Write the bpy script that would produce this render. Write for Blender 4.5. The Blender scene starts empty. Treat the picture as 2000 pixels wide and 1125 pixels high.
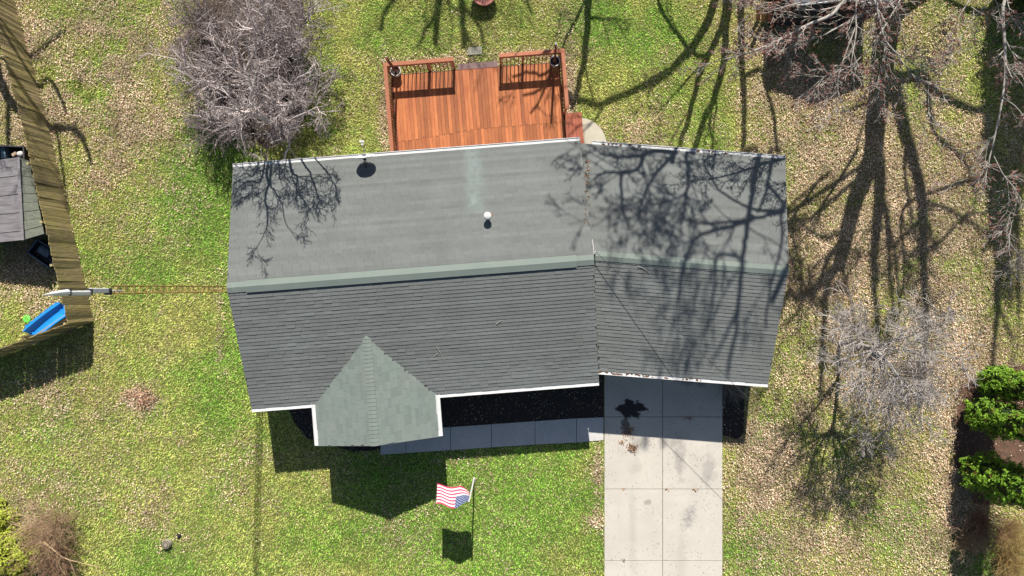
import bpy, math, random
import numpy as np
from mathutils import Vector, Matrix
R = math.radians
rng = np.random.default_rng(7)
random.seed(7)

# ------------------------------------------------------------------ camera, sky, sun, exposure
SC = bpy.context.scene
COL = SC.collection
H = 29.0                      # drone height above the lawn (m)
FPX = 2000 * 24 / 36          # focal length in photo pixels
cam_d = bpy.data.cameras.new('camera'); cam_d.lens = 24; cam_d.sensor_width = 36
cam_d.clip_end = 1500; cam_d.clip_start = 0.5
cam = bpy.data.objects.new('camera', cam_d); cam.location = (0, 0, H); COL.objects.link(cam)
SC.camera = cam
COT, SDX = 1.124, 0.022       # shadow length per metre of height towards -Y, and its drift in x
SUN_DIR = Vector((SDX, COT, 1.0)).normalized()
ELEV = math.asin(SUN_DIR.z)
w = bpy.data.worlds.new('World'); SC.world = w; w.use_nodes = True
nt = w.node_tree; nt.nodes.clear()
wo = nt.nodes.new('ShaderNodeOutputWorld'); bg = nt.nodes.new('ShaderNodeBackground'); sky = nt.nodes.new('ShaderNodeTexSky')
sky.sky_type = 'NISHITA'; sky.sun_disc = False; sky.sun_elevation = ELEV; sky.sun_rotation = math.atan2(SUN_DIR.x, SUN_DIR.y)
bg.inputs['Strength'].default_value = 0.058
nt.links.new(sky.outputs[0], bg.inputs[0]); nt.links.new(bg.outputs[0], wo.inputs[0])
sun_d = bpy.data.lights.new('sun', 'SUN'); sun_d.energy = 5.0; sun_d.angle = R(0.5); sun_d.color = (1.0, 0.95, 0.87)
sun = bpy.data.objects.new('sun', sun_d); COL.objects.link(sun)
sun.rotation_euler = (-SUN_DIR).to_track_quat('-Z', 'Y').to_euler(); sun.location = (0, 40, 40)
SC.view_settings.view_transform = 'Standard'; SC.view_settings.look = 'None'
SC.view_settings.gamma = 1.0; SC.view_settings.use_curve_mapping = False
SC.view_settings.exposure = 0.80
SC.cycles.max_bounces = 5; SC.cycles.diffuse_bounces = 2; SC.cycles.transparent_max_bounces = 4

# ------------------------------------------------------------------ helpers
def G(px, py, h=0.0):
    """photo measurement (pixel, real height) -> real place in metres"""
    s = (H - h) / FPX
    return np.array([(px - 1000) * s, -(py - 562.5) * s, h])

def link(o, parent=None):
    COL.objects.link(o)
    if parent is not None: o.parent = parent
    return o

def tag(o, label=None, cat=None, group=None, kind=None):
    if label: o['label'] = label
    if cat: o['category'] = cat
    if group: o['group'] = group
    if kind: o['kind'] = kind
    return o

def thing(name, label, cat, loc=(0, 0, 0), group=None):
    o = bpy.data.objects.new(name, None); o.location = tuple(float(c) for c in loc); o.empty_display_size = 0.2
    link(o); return tag(o, label, cat, group)

def mesh_np(name, V, F, cols=None, smooth=False):
    """V (n,3); F list of (m,k) int arrays"""
    me = bpy.data.meshes.new(name)
    V = np.asarray(V, dtype=np.float32).reshape(-1, 3)
    if not isinstance(F, (list, tuple)): F = [F]
    F = [np.asarray(f, dtype=np.int32) for f in F if len(f)]
    me.vertices.add(len(V)); me.vertices.foreach_set('co', V.ravel())
    nl = sum(f.size for f in F); npoly = sum(len(f) for f in F)
    me.loops.add(nl); me.polygons.add(npoly)
    me.loops.foreach_set('vertex_index', np.concatenate([f.ravel() for f in F]))
    tot = np.concatenate([np.full(len(f), f.shape[1], dtype=np.int32) for f in F])
    st = np.concatenate([[0], np.cumsum(tot)[:-1]]).astype(np.int32)
    me.polygons.foreach_set('loop_start', st)
    me.polygons.foreach_set('use_smooth', np.full(npoly, bool(smooth), dtype=bool))
    me.update(calc_edges=True)
    if cols is not None:
        a = me.attributes.new('col', 'FLOAT_COLOR', 'POINT')
        c = np.ones((len(V), 4), dtype=np.float32); c[:, :3] = cols
        a.data.foreach_set('color', c.ravel())
    return me

def obj(name, me, mat=None, parent=None, loc=None):
    o = bpy.data.objects.new(name, me); link(o, parent)
    if mat is not None and not me.materials: me.materials.append(mat)
    if loc is not None: o.location = tuple(float(c) for c in loc)
    return o

class MB:
    """collects boxes, tubes and polygons into one mesh (world metres; shifted by the parent's place)"""
    def __init__(s): s.V = []; s.F = {}; s.n = 0
    def add(s, V, F):
        V = np.asarray(V, dtype=float).reshape(-1, 3)
        for f in F: s.F.setdefault(len(f), []).append([i + s.n for i in f])
        s.V.append(V); s.n += len(V)
    def box(s, c, sx, sy, sz, yaw=0.0, M=None):
        """c = centre"""
        P = np.array([[x * sx / 2, y * sy / 2, z * sz / 2] for z in (-1, 1) for y in (-1, 1) for x in (-1, 1)])
        if M is not None: P = P @ np.asarray(M).T
        else:
            ca, sa = math.cos(yaw), math.sin(yaw); P = P @ np.array([[ca, sa, 0], [-sa, ca, 0], [0, 0, 1]])
        s.add(P + np.asarray(c, dtype=float), [(0, 2, 3, 1), (4, 5, 7, 6), (0, 1, 5, 4), (2, 6, 7, 3), (0, 4, 6, 2), (1, 3, 7, 5)])
    def bar(s, a, b, wd, th, up=(0, 0, 1)):
        """box from a to b, wd across, th along 'up'"""
        a = np.asarray(a, dtype=float); b = np.asarray(b, dtype=float)
        d = b - a; L = np.linalg.norm(d); d = d / L
        u = np.asarray(up, dtype=float); x = np.cross(d, u); x /= np.linalg.norm(x); u = np.cross(x, d)
        s.box((a + b) / 2, wd, L, th, M=np.stack([x, d, u], axis=1))
    def tube(s, pts, radii, n=8, cap=True):
        V, Fq = tube_np(np.asarray(pts, dtype=float), np.asarray(radii, dtype=float) * np.ones(len(pts)), n)
        F = [tuple(f) for f in Fq]; k = len(pts)
        if cap: F += [tuple(range(n - 1, -1, -1)), tuple((k - 1) * n + i for i in range(n))]
        s.add(V, F)
    def lathe(s, c, prof, n=24):
        """prof [(r,z)...] around c"""
        a = np.arange(n) * 2 * math.pi / n; V = []
        for r, z in prof: V.append(np.stack([c[0] + r * np.cos(a), c[1] + r * np.sin(a), np.full(n, c[2] + z)], axis=1))
        F = [(i * n + j, i * n + (j + 1) % n, (i + 1) * n + (j + 1) % n, (i + 1) * n + j) for i in range(len(prof) - 1) for j in range(n)]
        s.add(np.concatenate(V), F)
    def prism(s, poly, z0, z1):
        """poly xy list (ccw), extruded"""
        n = len(poly); V = [(x, y, z0) for x, y in poly] + [(x, y, z1) for x, y in poly]
        F = [tuple(range(n - 1, -1, -1)), tuple(range(n, 2 * n))] + [(i, (i + 1) % n, n + (i + 1) % n, n + i) for i in range(n)]
        s.add(V, F)
    def build(s, name, mat, parent=None, smooth=False, bevel=0.0):
        V = np.concatenate(s.V)
        off = np.array(parent.location) if parent is not None else np.zeros(3)
        p = parent
        while p is not None and p.parent is not None: p = p.parent; off = off + np.array(p.location)
        me = mesh_np(name, V - off, [np.array(f) for f in s.F.values()], smooth=smooth)
        o = obj(name, me, mat, parent)
        if bevel:
            b = o.modifiers.new('bevel', 'BEVEL'); b.width = bevel; b.segments = 2; b.limit_method = 'ANGLE'
        return o

def cross(a, b):
    a0, a1, a2 = a[..., 0], a[..., 1], a[..., 2]; b0, b1, b2 = b[..., 0], b[..., 1], b[..., 2]
    return np.stack([a1 * b2 - a2 * b1, a2 * b0 - a0 * b2, a0 * b1 - a1 * b0], -1)
def cross1(a, b): return np.array([a[1] * b[2] - a[2] * b[1], a[2] * b[0] - a[0] * b[2], a[0] * b[1] - a[1] * b[0]])
def unit(M): return M / (np.sqrt((M * M).sum(-1))[:, None] + 1e-9)
def tube_np(P, rad, n):
    k = len(P)
    T = np.empty_like(P); T[1:-1] = P[2:] - P[:-2]; T[0] = P[1] - P[0]; T[-1] = P[-1] - P[-2]
    T = unit(T)
    ref = np.array([0.0, 0, 1.0]) if abs(T[:, 2]).mean() < 0.8 else np.array([1.0, 0, 0])
    A = unit(cross(T, ref)); B = cross(T, A)
    a = np.arange(n) * 2 * math.pi / n
    V = P[:, None, :] + rad[:, None, None] * (np.cos(a)[None, :, None] * A[:, None, :] + np.sin(a)[None, :, None] * B[:, None, :])
    i = np.arange(k - 1)[:, None] * n; j = np.arange(n)[None, :]; j2 = (j + 1) % n
    F = np.stack([i + j, i + j2, i + n + j2, i + n + j], axis=-1).reshape(-1, 4)
    return V.reshape(-1, 3), F

class Tubes:
    """many tubes in one mesh, numpy only"""
    def __init__(s): s.V = []; s.F = []; s.n = 0; s.tips = []
    def add(s, P, rad, n):
        V, F = tube_np(np.asarray(P, dtype=float), np.asarray(rad, dtype=float), n)
        s.V.append(V); s.F.append(F + s.n); s.n += len(V)
    def build(s, name, mat, parent):
        if not s.V: return None
        off = np.array(parent.location) if parent else 0
        return obj(name, mesh_np(name, np.concatenate(s.V) - off, np.concatenate(s.F), smooth=True), mat, parent)

# ------------------------------------------------------------------ materials
def node_mat(name):
    m = bpy.data.materials.new(name); m.use_nodes = True
    return m, m.node_tree, m.node_tree.nodes['Principled BSDF']

def nn(t, kind, **kw):
    n = t.nodes.new(kind)
    for k, v in kw.items(): setattr(n, k, v)
    return n

def mixc(t, fac, a, b, mode='MIX'):
    n = nn(t, 'ShaderNodeMix', data_type='RGBA', blend_type=mode)
    for sock, v in ((n.inputs[0], fac), (n.inputs[6], a), (n.inputs[7], b)):
        if hasattr(v, 'is_output') or isinstance(v, bpy.types.NodeSocket): t.links.new(v, sock)
        elif isinstance(v, (int, float)): sock.default_value = v
        else: sock.default_value = (*v, 1) if len(v) == 3 else v
    return n.outputs[2]

def math_n(t, op, a, b=None, c=None, clamp=False):
    n = nn(t, 'ShaderNodeMath', operation=op, use_clamp=clamp)
    for i, v in enumerate((a, b, c)):
        if v is None: continue
        if isinstance(v, bpy.types.NodeSocket): t.links.new(v, n.inputs[i])
        else: n.inputs[i].default_value = v
    return n.outputs[0]

def noise(t, scale, detail=3.0, rough=0.6, vec=None, lo=0.3, hi=0.7):
    n = nn(t, 'ShaderNodeTexNoise'); n.inputs['Scale'].default_value = scale; n.inputs['Detail'].default_value = detail; n.inputs['Roughness'].default_value = rough
    if vec is not None: t.links.new(vec, n.inputs['Vector'])
    r = nn(t, 'ShaderNodeMapRange'); r.inputs[1].default_value = lo; r.inputs[2].default_value = hi
    t.links.new(n.outputs[0], r.inputs[0]); return r.outputs[0]

def pos(t, scale=None, rot=None):
    g = nn(t, 'ShaderNodeNewGeometry'); v = g.outputs['Position']
    if scale or rot:
        m = nn(t, 'ShaderNodeMapping')
        if scale: m.inputs['Scale'].default_value = scale
        if rot: m.inputs['Rotation'].default_value = rot
        t.links.new(v, m.inputs['Vector']); v = m.outputs[0]
    return v

def bump(t, bsdf, h, strength=0.3, dist=0.01):
    b = nn(t, 'ShaderNodeBump'); b.inputs['Strength'].default_value = strength; b.inputs['Distance'].default_value = dist
    t.links.new(h, b.inputs['Height']); t.links.new(b.outputs[0], bsdf.inputs['Normal'])

def simple(name, c1, c2=None, scale=6.0, rough=0.75, stretch=None, bstr=0.25, fine=None, metal=0.0, rand=0.0, spec=0.3):
    """two tones mixed by noise, fine grain relief, optional tint that differs per object"""
    m, t, b = node_mat(name)
    c2 = c2 or tuple(x * 0.7 for x in c1)
    v = pos(t, stretch)
    n1 = noise(t, scale, 4, 0.65, v); c = mixc(t, n1, c1, c2)
    n2 = noise(t, fine or scale * 9, 3, 0.7, v)
    c = mixc(t, math_n(t, 'MULTIPLY', n2, 0.35), c, tuple(x * 0.5 for x in c1))
    if rand:
        oi = nn(t, 'ShaderNodeObjectInfo'); f = math_n(t, 'MULTIPLY_ADD', oi.outputs['Random'], 2 * rand, 1 - rand)
        cc = nn(t, 'ShaderNodeCombineColor'); [t.links.new(f, cc.inputs[i]) for i in range(3)]
        c = mixc(t, 1.0, c, cc.outputs[0], 'MULTIPLY')
    t.links.new(c, b.inputs['Base Color']); b.inputs['Roughness'].default_value = rough; b.inputs['Metallic'].default_value = metal
    b.inputs['Specular IOR Level'].default_value = spec
    if bstr: bump(t, b, n2, bstr)
    return m

def attr_mat(name, rough=0.8, transl=0.0, spec=0.2):
    m, t, b = node_mat(name)
    a = nn(t, 'ShaderNodeAttribute', attribute_name='col'); t.links.new(a.outputs['Color'], b.inputs['Base Color'])
    b.inputs['Roughness'].default_value = rough; b.inputs['Specular IOR Level'].default_value = spec
    return m

# ------------------------------------------------------------------ where grass is green and where leaves lie (ground, photo pixels)
LEAF = [(190, 110, 200, 170, .85), (250, 290, 110, 110, .6), (1660, 330, 210, 230, .62), (1690, 600, 190, 190, .55), (1600, 820, 160, 110, .3),
        (40, 540, 90, 60, .8), (30, 150, 50, 190, .9), (277, 777, 30, 20, 1.2), (70, 985, 95, 60, .6), (752, 220, 11, 90, 1.3), (1112, 170, 12, 70, 1.3),
        (1220, 270, 110, 35, .5), (1168, 900, 10, 100, 1.0), (1163, 1015, 17, 22, 1.1), (300, 1000, 60, 35, .3), (430, 640, 10, 120, .4), (1890, 760, 80, 140, .8),
        (1540, 90, 70, 90, .5), (1620, 1000, 200, 120, .3), (850, 120, 120, 12, .5), (1040, 105, 90, 10, .5), (1440, 810, 35, 50, .5), (90, 760, 120, 60, .3),
        (1850, 330, 80, 300, .3), (740, 890, 200, 30, .2), (1500, 900, 70, 60, .35), (1870, 960, 50, 160, .5), (760, 1040, 60, 40, .1)]
GREEN = [(1010, 1010, 190, 170, .9), (420, 340, 90, 110, .8), (400, 430, 120, 120, .4), (600, 1060, 160, 80, .5), (820, 950, 200, 120, .5), (1140, 30, 50, 60, .6), (330, 1100, 120, 50, .5),
         (430, 760, 70, 120, .5), (460, 650, 50, 120, .6), (1380, 260, 50, 60, .3), (1560, 370, 40, 60, .5), (1900, 1100, 60, 60, .5), (1480, 850, 40, 60, .5), (1480, 1060, 60, 90, .4), (1250, 60, 130, 60, .25), (1760, 1050, 80, 60, .4), (30, 1060, 60, 60, .4)]
def blob(L, x, y):
    px = 1000 + x * FPX / H; py = 562.5 - y * FPX / H; s = np.zeros_like(px)
    for cx, cy, rx, ry, a in L: s = s + a * np.exp(-((px - cx) / rx) ** 2 - ((py - cy) / ry) ** 2)
    return s
def wob(x, y, k, ph):
    return (np.sin(x * k + ph) + np.sin(y * k * 1.13 + 1.7 * ph) + np.sin((x + y) * k * .71 + 2.3 * ph) + np.sin((x - 1.3 * y) * k * .57 + ph * .6)) / 4
_NG = rng.random((64, 64))
def vn(x, y, sc, ph=0.0):
    u, v = x * sc + 31.7 + ph * 7.3, y * sc + 17.1 + ph * 3.9; i, j = np.floor(u).astype(int), np.floor(v).astype(int); f, g = u - i, v - j; f = f * f * (3 - 2 * f); g = g * g * (3 - 2 * g)
    A = lambda a, b: _NG[(i + a) % 64, (j + b) % 64]
    return (A(0, 0) * (1 - f) + A(1, 0) * f) * (1 - g) + (A(0, 1) * (1 - f) + A(1, 1) * f) * g - .5
def leafy(x, y):
    n = 1.1 * vn(x, y, .45, 1) + .9 * vn(x, y, 1.1, 2) + .7 * vn(x, y, 2.7, 3) + .5 * vn(x, y, 6.0, 4)
    return np.clip(.12 + .24 * (x > 9.5) + blob(LEAF, x, y) * (1 + .8 * n) + .32 * n - .08 * blob(GREEN, x, y), 0, 1.3)
def greeny(x, y):
    n = 1.0 * vn(x, y, .4, 5) + .9 * vn(x, y, 1.2, 6) + .7 * vn(x, y, 3.1, 7)
    return np.clip(.34 + blob(GREEN, x, y) + .55 * n, 0, 1)

# ------------------------------------------------------------------ ground
def ground():
    a = np.concatenate([[-400, -150, -60, -35], np.arange(-26, 26.01, .25), [35, 60, 150, 400]])
    X, Y = np.meshgrid(a, a); n = len(a)
    far = (np.abs(X) > 30) | (np.abs(Y) > 30)
    Z = np.where(far, 0, .015 * wob(X, Y, .9, 2.0)) - .02
    V = np.stack([X, Y, Z], -1).reshape(-1, 3)
    i = (np.arange(n - 1)[:, None] * n + np.arange(n - 1)[None, :]).ravel()
    F = np.stack([i, i + 1, i + n + 1, i + n], 1)
    me = mesh_np('ground', V, F, smooth=True)
    for nm, v in (('leafy', leafy(X, Y)), ('green', greeny(X, Y))):
        at = me.attributes.new(nm, 'FLOAT', 'POINT'); at.data.foreach_set('value', v.ravel().astype(np.float32))
    m, t, b = node_mat('lawn_soil')
    lf = nn(t, 'ShaderNodeAttribute', attribute_name='leafy').outputs['Fac']; gr = nn(t, 'ShaderNodeAttribute', attribute_name='green').outputs['Fac']
    v = pos(t)
    c = mixc(t, gr, (.19, .185, .045), (.065, .15, .016))
    n1 = noise(t, 2.2, 5, .7, v); c = mixc(t, math_n(t, 'MULTIPLY', n1, .55), c, (.26, .21, .09))
    n2 = noise(t, 16, 4, .75, v, .35, .65); c = mixc(t, math_n(t, 'MULTIPLY', n2, .55), c, (.055, .085, .018))
    n3 = noise(t, 30, 2, .7, v, .42, .6)
    k = math_n(t, 'MULTIPLY', lf, n3, clamp=True)
    c = mixc(t, math_n(t, 'MULTIPLY', k, .85), c, (.30, .215, .13))
    t.links.new(c, b.inputs['Base Color']); b.inputs['Roughness'].default_value = .95; b.inputs['Specular IOR Level'].default_value = .1
    bump(t, b, n2, .6, .03)
    o = obj('ground', me, m); tag(o, kind='structure'); o['label'] = 'yard of green and straw coloured spring grass'
ground()

# ------------------------------------------------------------------ house geometry
TM, TG = R(4.41), R(-4.4)
def frame(c, t):
    c = np.array(c, dtype=float); u = np.array([math.cos(t), math.sin(t)]); v = np.array([-math.sin(t), math.cos(t)])
    return c, u, v
CM, UM, VM = frame((-3.695, .515), TM); LM, WM, EM, RM = 6.69, 4.63, 2.75, 4.18
CG, UG, VG = frame((10.27, .645), TG); LG, WG, EG, RG = 8.2, 4.35, 2.5, 3.65      # CG = middle of the right gable end
CP, UP, VP = frame((-5.12, -5.90), TM); WP, EP, RP, LP = 2.31, 2.75, 3.5, 4.3     # CP = front end of the porch ridge
SM_, SG_, SP_ = (RM - EM) / WM, (RG - EG) / WG, (RP - EP) / WP
def w2(c, u, v, s, q, z): return np.array([*(c + u * s + v * q), z])
def loc2(c, u, v, x, y):
    d = np.array([x, y]) - c; return d @ u, d @ v
def roof_h(x, y):
    h = 0.0
    s, q = loc2(CM, UM, VM, x, y)
    if abs(s) < LM and abs(q) < WM: h = max(h, RM - SM_ * abs(q))
    s, q = loc2(CG, UG, VG, x, y)
    if -LG < s < 0 and abs(q) < WG: h = max(h, RG - SG_ * abs(q))
    s, q = loc2(CP, UP, VP, x, y)
    if abs(s) < WP and 0 < q < LP: h = max(h, RP - SP_ * abs(s))
    return h
def surf(px, py):
    """the place on roof or lawn that the photo shows at a pixel"""
    h = 3.2
    for _ in range(12):
        p = G(px, py, h); h = roof_h(p[0], p[1])
        if h == 0: return G(px, py, 0)
    return G(px, py, h)

def shingle_mat(name, single):
    m, t, b = node_mat(name); v = pos(t)
    n1 = noise(t, .55, 4, .6, v); c = mixc(t, n1, (.158, .169, .161), (.188, .203, .194))
    if single:
        f = nn(t, 'ShaderNodeObjectInfo').outputs['Color']
    else:
        f = nn(t, 'ShaderNodeAttribute', attribute_name='col').outputs['Fac']
    c = mixc(t, f, c, mixc(t, .36, c, (.05, .05, .05)))
    # darker weathering in bands, and the washed streak below the flue
    n2 = noise(t, 1.0, 4, .7, pos(t, (.35, 2.6, 1), (0, 0, -TM))); c = mixc(t, math_n(t, 'MULTIPLY', n2, .24), c, (.115, .11, .105))
    sx = nn(t, 'ShaderNodeSeparateXYZ'); t.links.new(v, sx.inputs[0])
    d = math_n(t, 'MULTIPLY_ADD', sx.outputs[1], .077, math_n(t, 'ADD', sx.outputs[0], 1.13))
    g = math_n(t, 'EXPONENT', math_n(t, 'MULTIPLY', math_n(t, 'POWER', math_n(t, 'DIVIDE', d, .30), 2.0), -1.0))
    up = math_n(t, 'MULTIPLY', math_n(t, 'SUBTRACT', sx.outputs[1], 2.75), 3.0, clamp=True)
    g = math_n(t, 'MULTIPLY', math_n(t, 'MULTIPLY', g, up), math_n(t, 'MULTIPLY_ADD', noise(t, 3, 3, .6, v), .5, .15))
    c = mixc(t, g, c, (.24, .30, .285))
    n3 = noise(t, 60, 2, .7, v); c = mixc(t, math_n(t, 'MULTIPLY', n3, .25), c, (.05, .05, .05))
    t.links.new(c, b.inputs['Base Color']); b.inputs['Roughness'].default_value = 1.0; b.inputs['Specular IOR Level'].default_value = .03
    bump(t, b, n3, .4, .004); return m
M_SH1, M_SHJ = shingle_mat('asphalt_shingle', True), shingle_mat('asphalt_shingle_field', False)
def pale_sh(name):
    m, t, b = node_mat(name); v = pos(t)
    c = mixc(t, noise(t, 1.2, 4, .6, v), (.155, .190, .169), (.178, .203, .184))
    f = nn(t, 'ShaderNodeAttribute', attribute_name='col').outputs['Fac']
    c = mixc(t, math_n(t, 'MULTIPLY', f, .26), c, (.07, .08, .07))
    n3 = noise(t, 60, 2, .7, v); c = mixc(t, math_n(t, 'MULTIPLY', n3, .2), c, (.1, .1, .1))
    t.links.new(c, b.inputs['Base Color']); b.inputs['Roughness'].default_value = 1.0; b.inputs['Specular IOR Level'].default_value = .03; bump(t, b, n3, .4, .004); return m
M_PALE = pale_sh('pale_green_shingle')
M_WHITE = simple('white_metal_trim', (.60, .60, .59), (.50, .50, .49), 3, .5, bstr=.05)
M_RAKE = simple('grey_rake_trim', (.15, .155, .15), (.10, .105, .10), 4, .8)
M_SIDING = simple('white_siding', (.70, .70, .68), (.62, .62, .60), 2, .7)
M_DECKSH = simple('roof_underlay', (.06, .06, .06), (.04, .04, .04), 5, .9)
M_LEAFA = attr_mat('dry_leaf', .85)

TABW, EXPO, THK = .333, .1428, .021
def tab_geo(wd=TABW - .004, ex=EXPO + .012, th=THK):
    # x along the eave, y up the slope, z off the deck; butt (thick) edge at y = 0
    V = np.array([[0, 0, th], [wd, 0, th], [wd, ex, .002], [0, ex, .002], [0, 0, 0], [wd, 0, 0], [wd, ex, 0], [0, ex, 0]])
    F = np.array([[0, 1, 2, 3], [4, 5, 1, 0], [5, 6, 2, 1], [6, 7, 3, 2], [7, 4, 0, 3]]); return V, F

house = thing('house', 'single storey house with bent grey green shingle roof and white gutters', 'house', (0, 0, 0))

def slope_tabs(origin, e, up, length, slen, keep=None, jit=.35):
    """list of 4x4-like placements (3x3 axes, location) of tabs covering a roof slope"""
    e = e / np.linalg.norm(e); up = up / np.linalg.norm(up); nrm = np.cross(e, up)
    out = []; rows = int(slen / EXPO)
    for r_ in range(rows + 1):
        y = r_ * EXPO - .02
        x = -random.random() * TABW; rowf = random.random()
        while x < length:
            x0 = max(x, 0.0); x1 = min(x + TABW, length)
            if x1 - x0 > .05:
                ex_ = min(EXPO + .012, slen - y + .02)
                p = origin + e * x0 + up * (y + random.uniform(-.003, .003)) + nrm * random.uniform(.001, .0025)
                mid = origin + e * ((x0 + x1) / 2) + up * y
                if keep is None or keep(mid): out.append((p, e, up, nrm, (x1 - x0) / TABW, ex_ / (EXPO + .012), mid, min(1, max(0, .72 * rowf + .28 * random.random()))))
            x += TABW
    return out
def tabs_mesh(name, T, mat, parent, th=THK):
    V0, F0 = tab_geo(th=th); VV = []; FF = []; CC = []; n = 0
    for p, e, up, nrm, kx, ky, mid, tf in T:
        Mx = np.stack([e, up, nrm], 1); VV.append((V0 * [kx, ky, .6 + .6 * random.random()]) @ Mx.T + p); FF.append(F0 + n); n += 8
        CC.append(np.full((8, 3), tf))
    me = mesh_np(name, np.concatenate(VV), np.concatenate(FF), np.concatenate(CC)); return obj(name, me, mat, parent)

def slope3(c, u, v, s0, q_e, z_e, q_r, z_r):
    o = w2(c, u, v, s0, q_e, z_e); r_ = w2(c, u, v, s0, q_r, z_r); return o, r_ - o

# roof decks (closed sheets below the shingles)
mb = MB()
def gable_deck(mb, c, u, v, s0, s1, wq, ez, rz, th=.10, along='u'):
    P = []
    for s in (s0, s1):
        for q, z in ((-wq, ez), (0, rz), (wq, ez)):
            P.append(w2(c, u, v, s, q, z - .004) if along == 'u' else w2(c, u, v, q, s, z - .004))
    P = np.array(P); Q = P - np.array([0, 0, th]); V = np.concatenate([P, Q])
    mb.add(V, [(0, 1, 4, 3), (1, 2, 5, 4), (6, 9, 10, 7), (7, 10, 11, 8), (0, 3, 9, 6), (2, 8, 11, 5), (0, 6, 7, 1), (1, 7, 8, 2), (3, 4, 10, 9), (4, 5, 11, 10)])
gable_deck(mb, CM, UM, VM, -LM, LM, WM, EM, RM)
gable_deck(mb, CG, UG, VG, -LG + .35, 0, WG, EG, RG)
gable_deck(mb, CP, UP, VP, 0, LP, WP, EP, RP, along='v')
roof = mb.build('roof', M_DECKSH, house)

def in_porch(p, tol=.06):
    s, q = loc2(CP, UP, VP, p[0], p[1])
    return abs(s) < WP and 0 < q < LP and RP - SP_ * abs(s) > p[2] + tol
def under_main(p):
    s, q = loc2(CM, UM, VM, p[0], p[1]); return abs(s) < LM - .05 and abs(q) < WM
T_all = []
o, up = slope3(CM, UM, VM, -LM, -WM, EM, 0, RM); T_front = slope_tabs(o, np.array([*UM, 0]), up, 2 * LM, np.linalg.norm(up), lambda p: not in_porch(p))
o, up = slope3(CM, UM, VM, LM, WM, EM, 0, RM); T_back = slope_tabs(o, -np.array([*UM, 0]), up, 2 * LM, np.linalg.norm(up))
o, up = slope3(CG, UG, VG, -LG, -WG, EG, 0, RG); T_gf = slope_tabs(o, np.array([*UG, 0]), up, LG, np.linalg.norm(up), lambda p: not under_main(p))
o, up = slope3(CG, UG, VG, 0, WG, EG, 0, RG); T_gb = slope_tabs(o, -np.array([*UG, 0]), up, LG, np.linalg.norm(up), lambda p: not under_main(p))
T_field = T_back + T_gf + T_gb + T_front
T_field.sort(key=lambda q: (q[6][0] ** 2 + q[6][1] ** 2) / (H - q[6][2]) ** 2)
full = [q for q in T_field if q[4] > .99 and q[5] > .99 and loc2(CM, UM, VM, q[6][0], q[6][1])[1] < -.45 and abs(loc2(CM, UM, VM, q[6][0], q[6][1])[0]) < LM][:300]
ids = set(id(q) for q in full)
me_tab = mesh_np('shingle', *tab_geo()); me_tab.materials.append(M_SH1)
for p, e, upv, nrm, kx, ky, mid, tf in full:
    oo = bpy.data.objects.new('shingle', me_tab); COL.objects.link(oo); oo.parent = roof; oo.color = (tf, tf, tf, 1)
    oo.matrix_local = Matrix(((e[0], upv[0], nrm[0], p[0]), (e[1], upv[1], nrm[1], p[1]), (e[2], upv[2], nrm[2], p[2]), (0, 0, 0, 1)))
tag(tabs_mesh('shingle_field', [q for q in T_field if id(q) not in ids], M_SHJ, roof), kind='stuff')
# porch shingles
Tp = []
for sg in (-1, 1):
    e = np.array([*VP, 0]) * (1 if sg > 0 else -1)
    o = w2(CP, UP, VP, sg * WP, 0 if sg > 0 else LP, EP); upv = w2(CP, UP, VP, 0, 0 if sg > 0 else LP, RP) - o
    Tp += slope_tabs(o, e, upv, LP, np.linalg.norm(upv), lambda p: RM - SM_ * abs(loc2(CM, UM, VM, p[0], p[1])[1]) < p[2] + .05 or abs(loc2(CM, UM, VM, p[0], p[1])[1]) > WM)
Tp = [q[:7] + (random.random() ** 1.6,) for q in Tp]
tag(tabs_mesh('porch_shingle_field', Tp, M_PALE, roof, .012), kind='stuff')
# ridge caps
def cap_piece(mb, a, b, side, drop, hw, th, lift):
    """folded cap between ridge points a,b"""
    d = (b - a) / np.linalg.norm(b - a)
    V = []
    for P, l in ((a, lift + th), (b, lift)):
        for k, dz in ((-hw, -drop * hw), (0, 0), (hw, -drop * hw)):
            V.append(P + side * k + np.array([0, 0, dz + l]))
    V = np.array(V); Q = V - np.array([0, 0, th])
    mb.add(np.concatenate([V, Q]), [(0, 3, 4, 1), (1, 4, 5, 2), (6, 7, 10, 9), (7, 8, 11, 10), (0, 6, 9, 3), (2, 5, 11, 8), (0, 1, 7, 6), (1, 2, 8, 7), (3, 9, 10, 4), (4, 10, 11, 5)])
def add_caps(name, a, b, side, drop, hw, n, lift=.030, th=.014, var=.6):
    for i in range(n):
        p, q = a + (b - a) * i / n, a + (b - a) * (i + 1.12) / n
        m_ = MB(); cap_piece(m_, p, q, side, drop, hw, th, lift); o_ = m_.build(name, M_PALE, roof)
        me = o_.data; at = me.attributes.new('col', 'FLOAT_COLOR', 'POINT'); c = np.full((len(me.vertices), 4), random.random() * var, dtype=np.float32); at.data.foreach_set('color', c.ravel())
sp = np.array([*UP, 0]); svm = np.array([*VM, 0]); svg = np.array([*VG, 0])
add_caps('ridge_cap', w2(CP, UP, VP, 0, 0, RP), w2(CP, UP, VP, 0, LP - .15, RP), sp, SP_, .17, 28)
add_caps('ridge_cap', w2(CM, UM, VM, -LM, 0, RM), w2(CM, UM, VM, -LM + .72, 0, RM), svm, SM_, .19, 4)
add_caps('ridge_cap', w2(CM, UM, VM, LM, 0, RM), w2(CM, UM, VM, LM - .68, 0, RM), svm, SM_, .19, 4)
add_caps('ridge_cap', w2(CG, UG, VG, 0, 0, RG), w2(CG, UG, VG, -LG + .72, 0, RG), svg, SG_, .18, 44)
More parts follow.
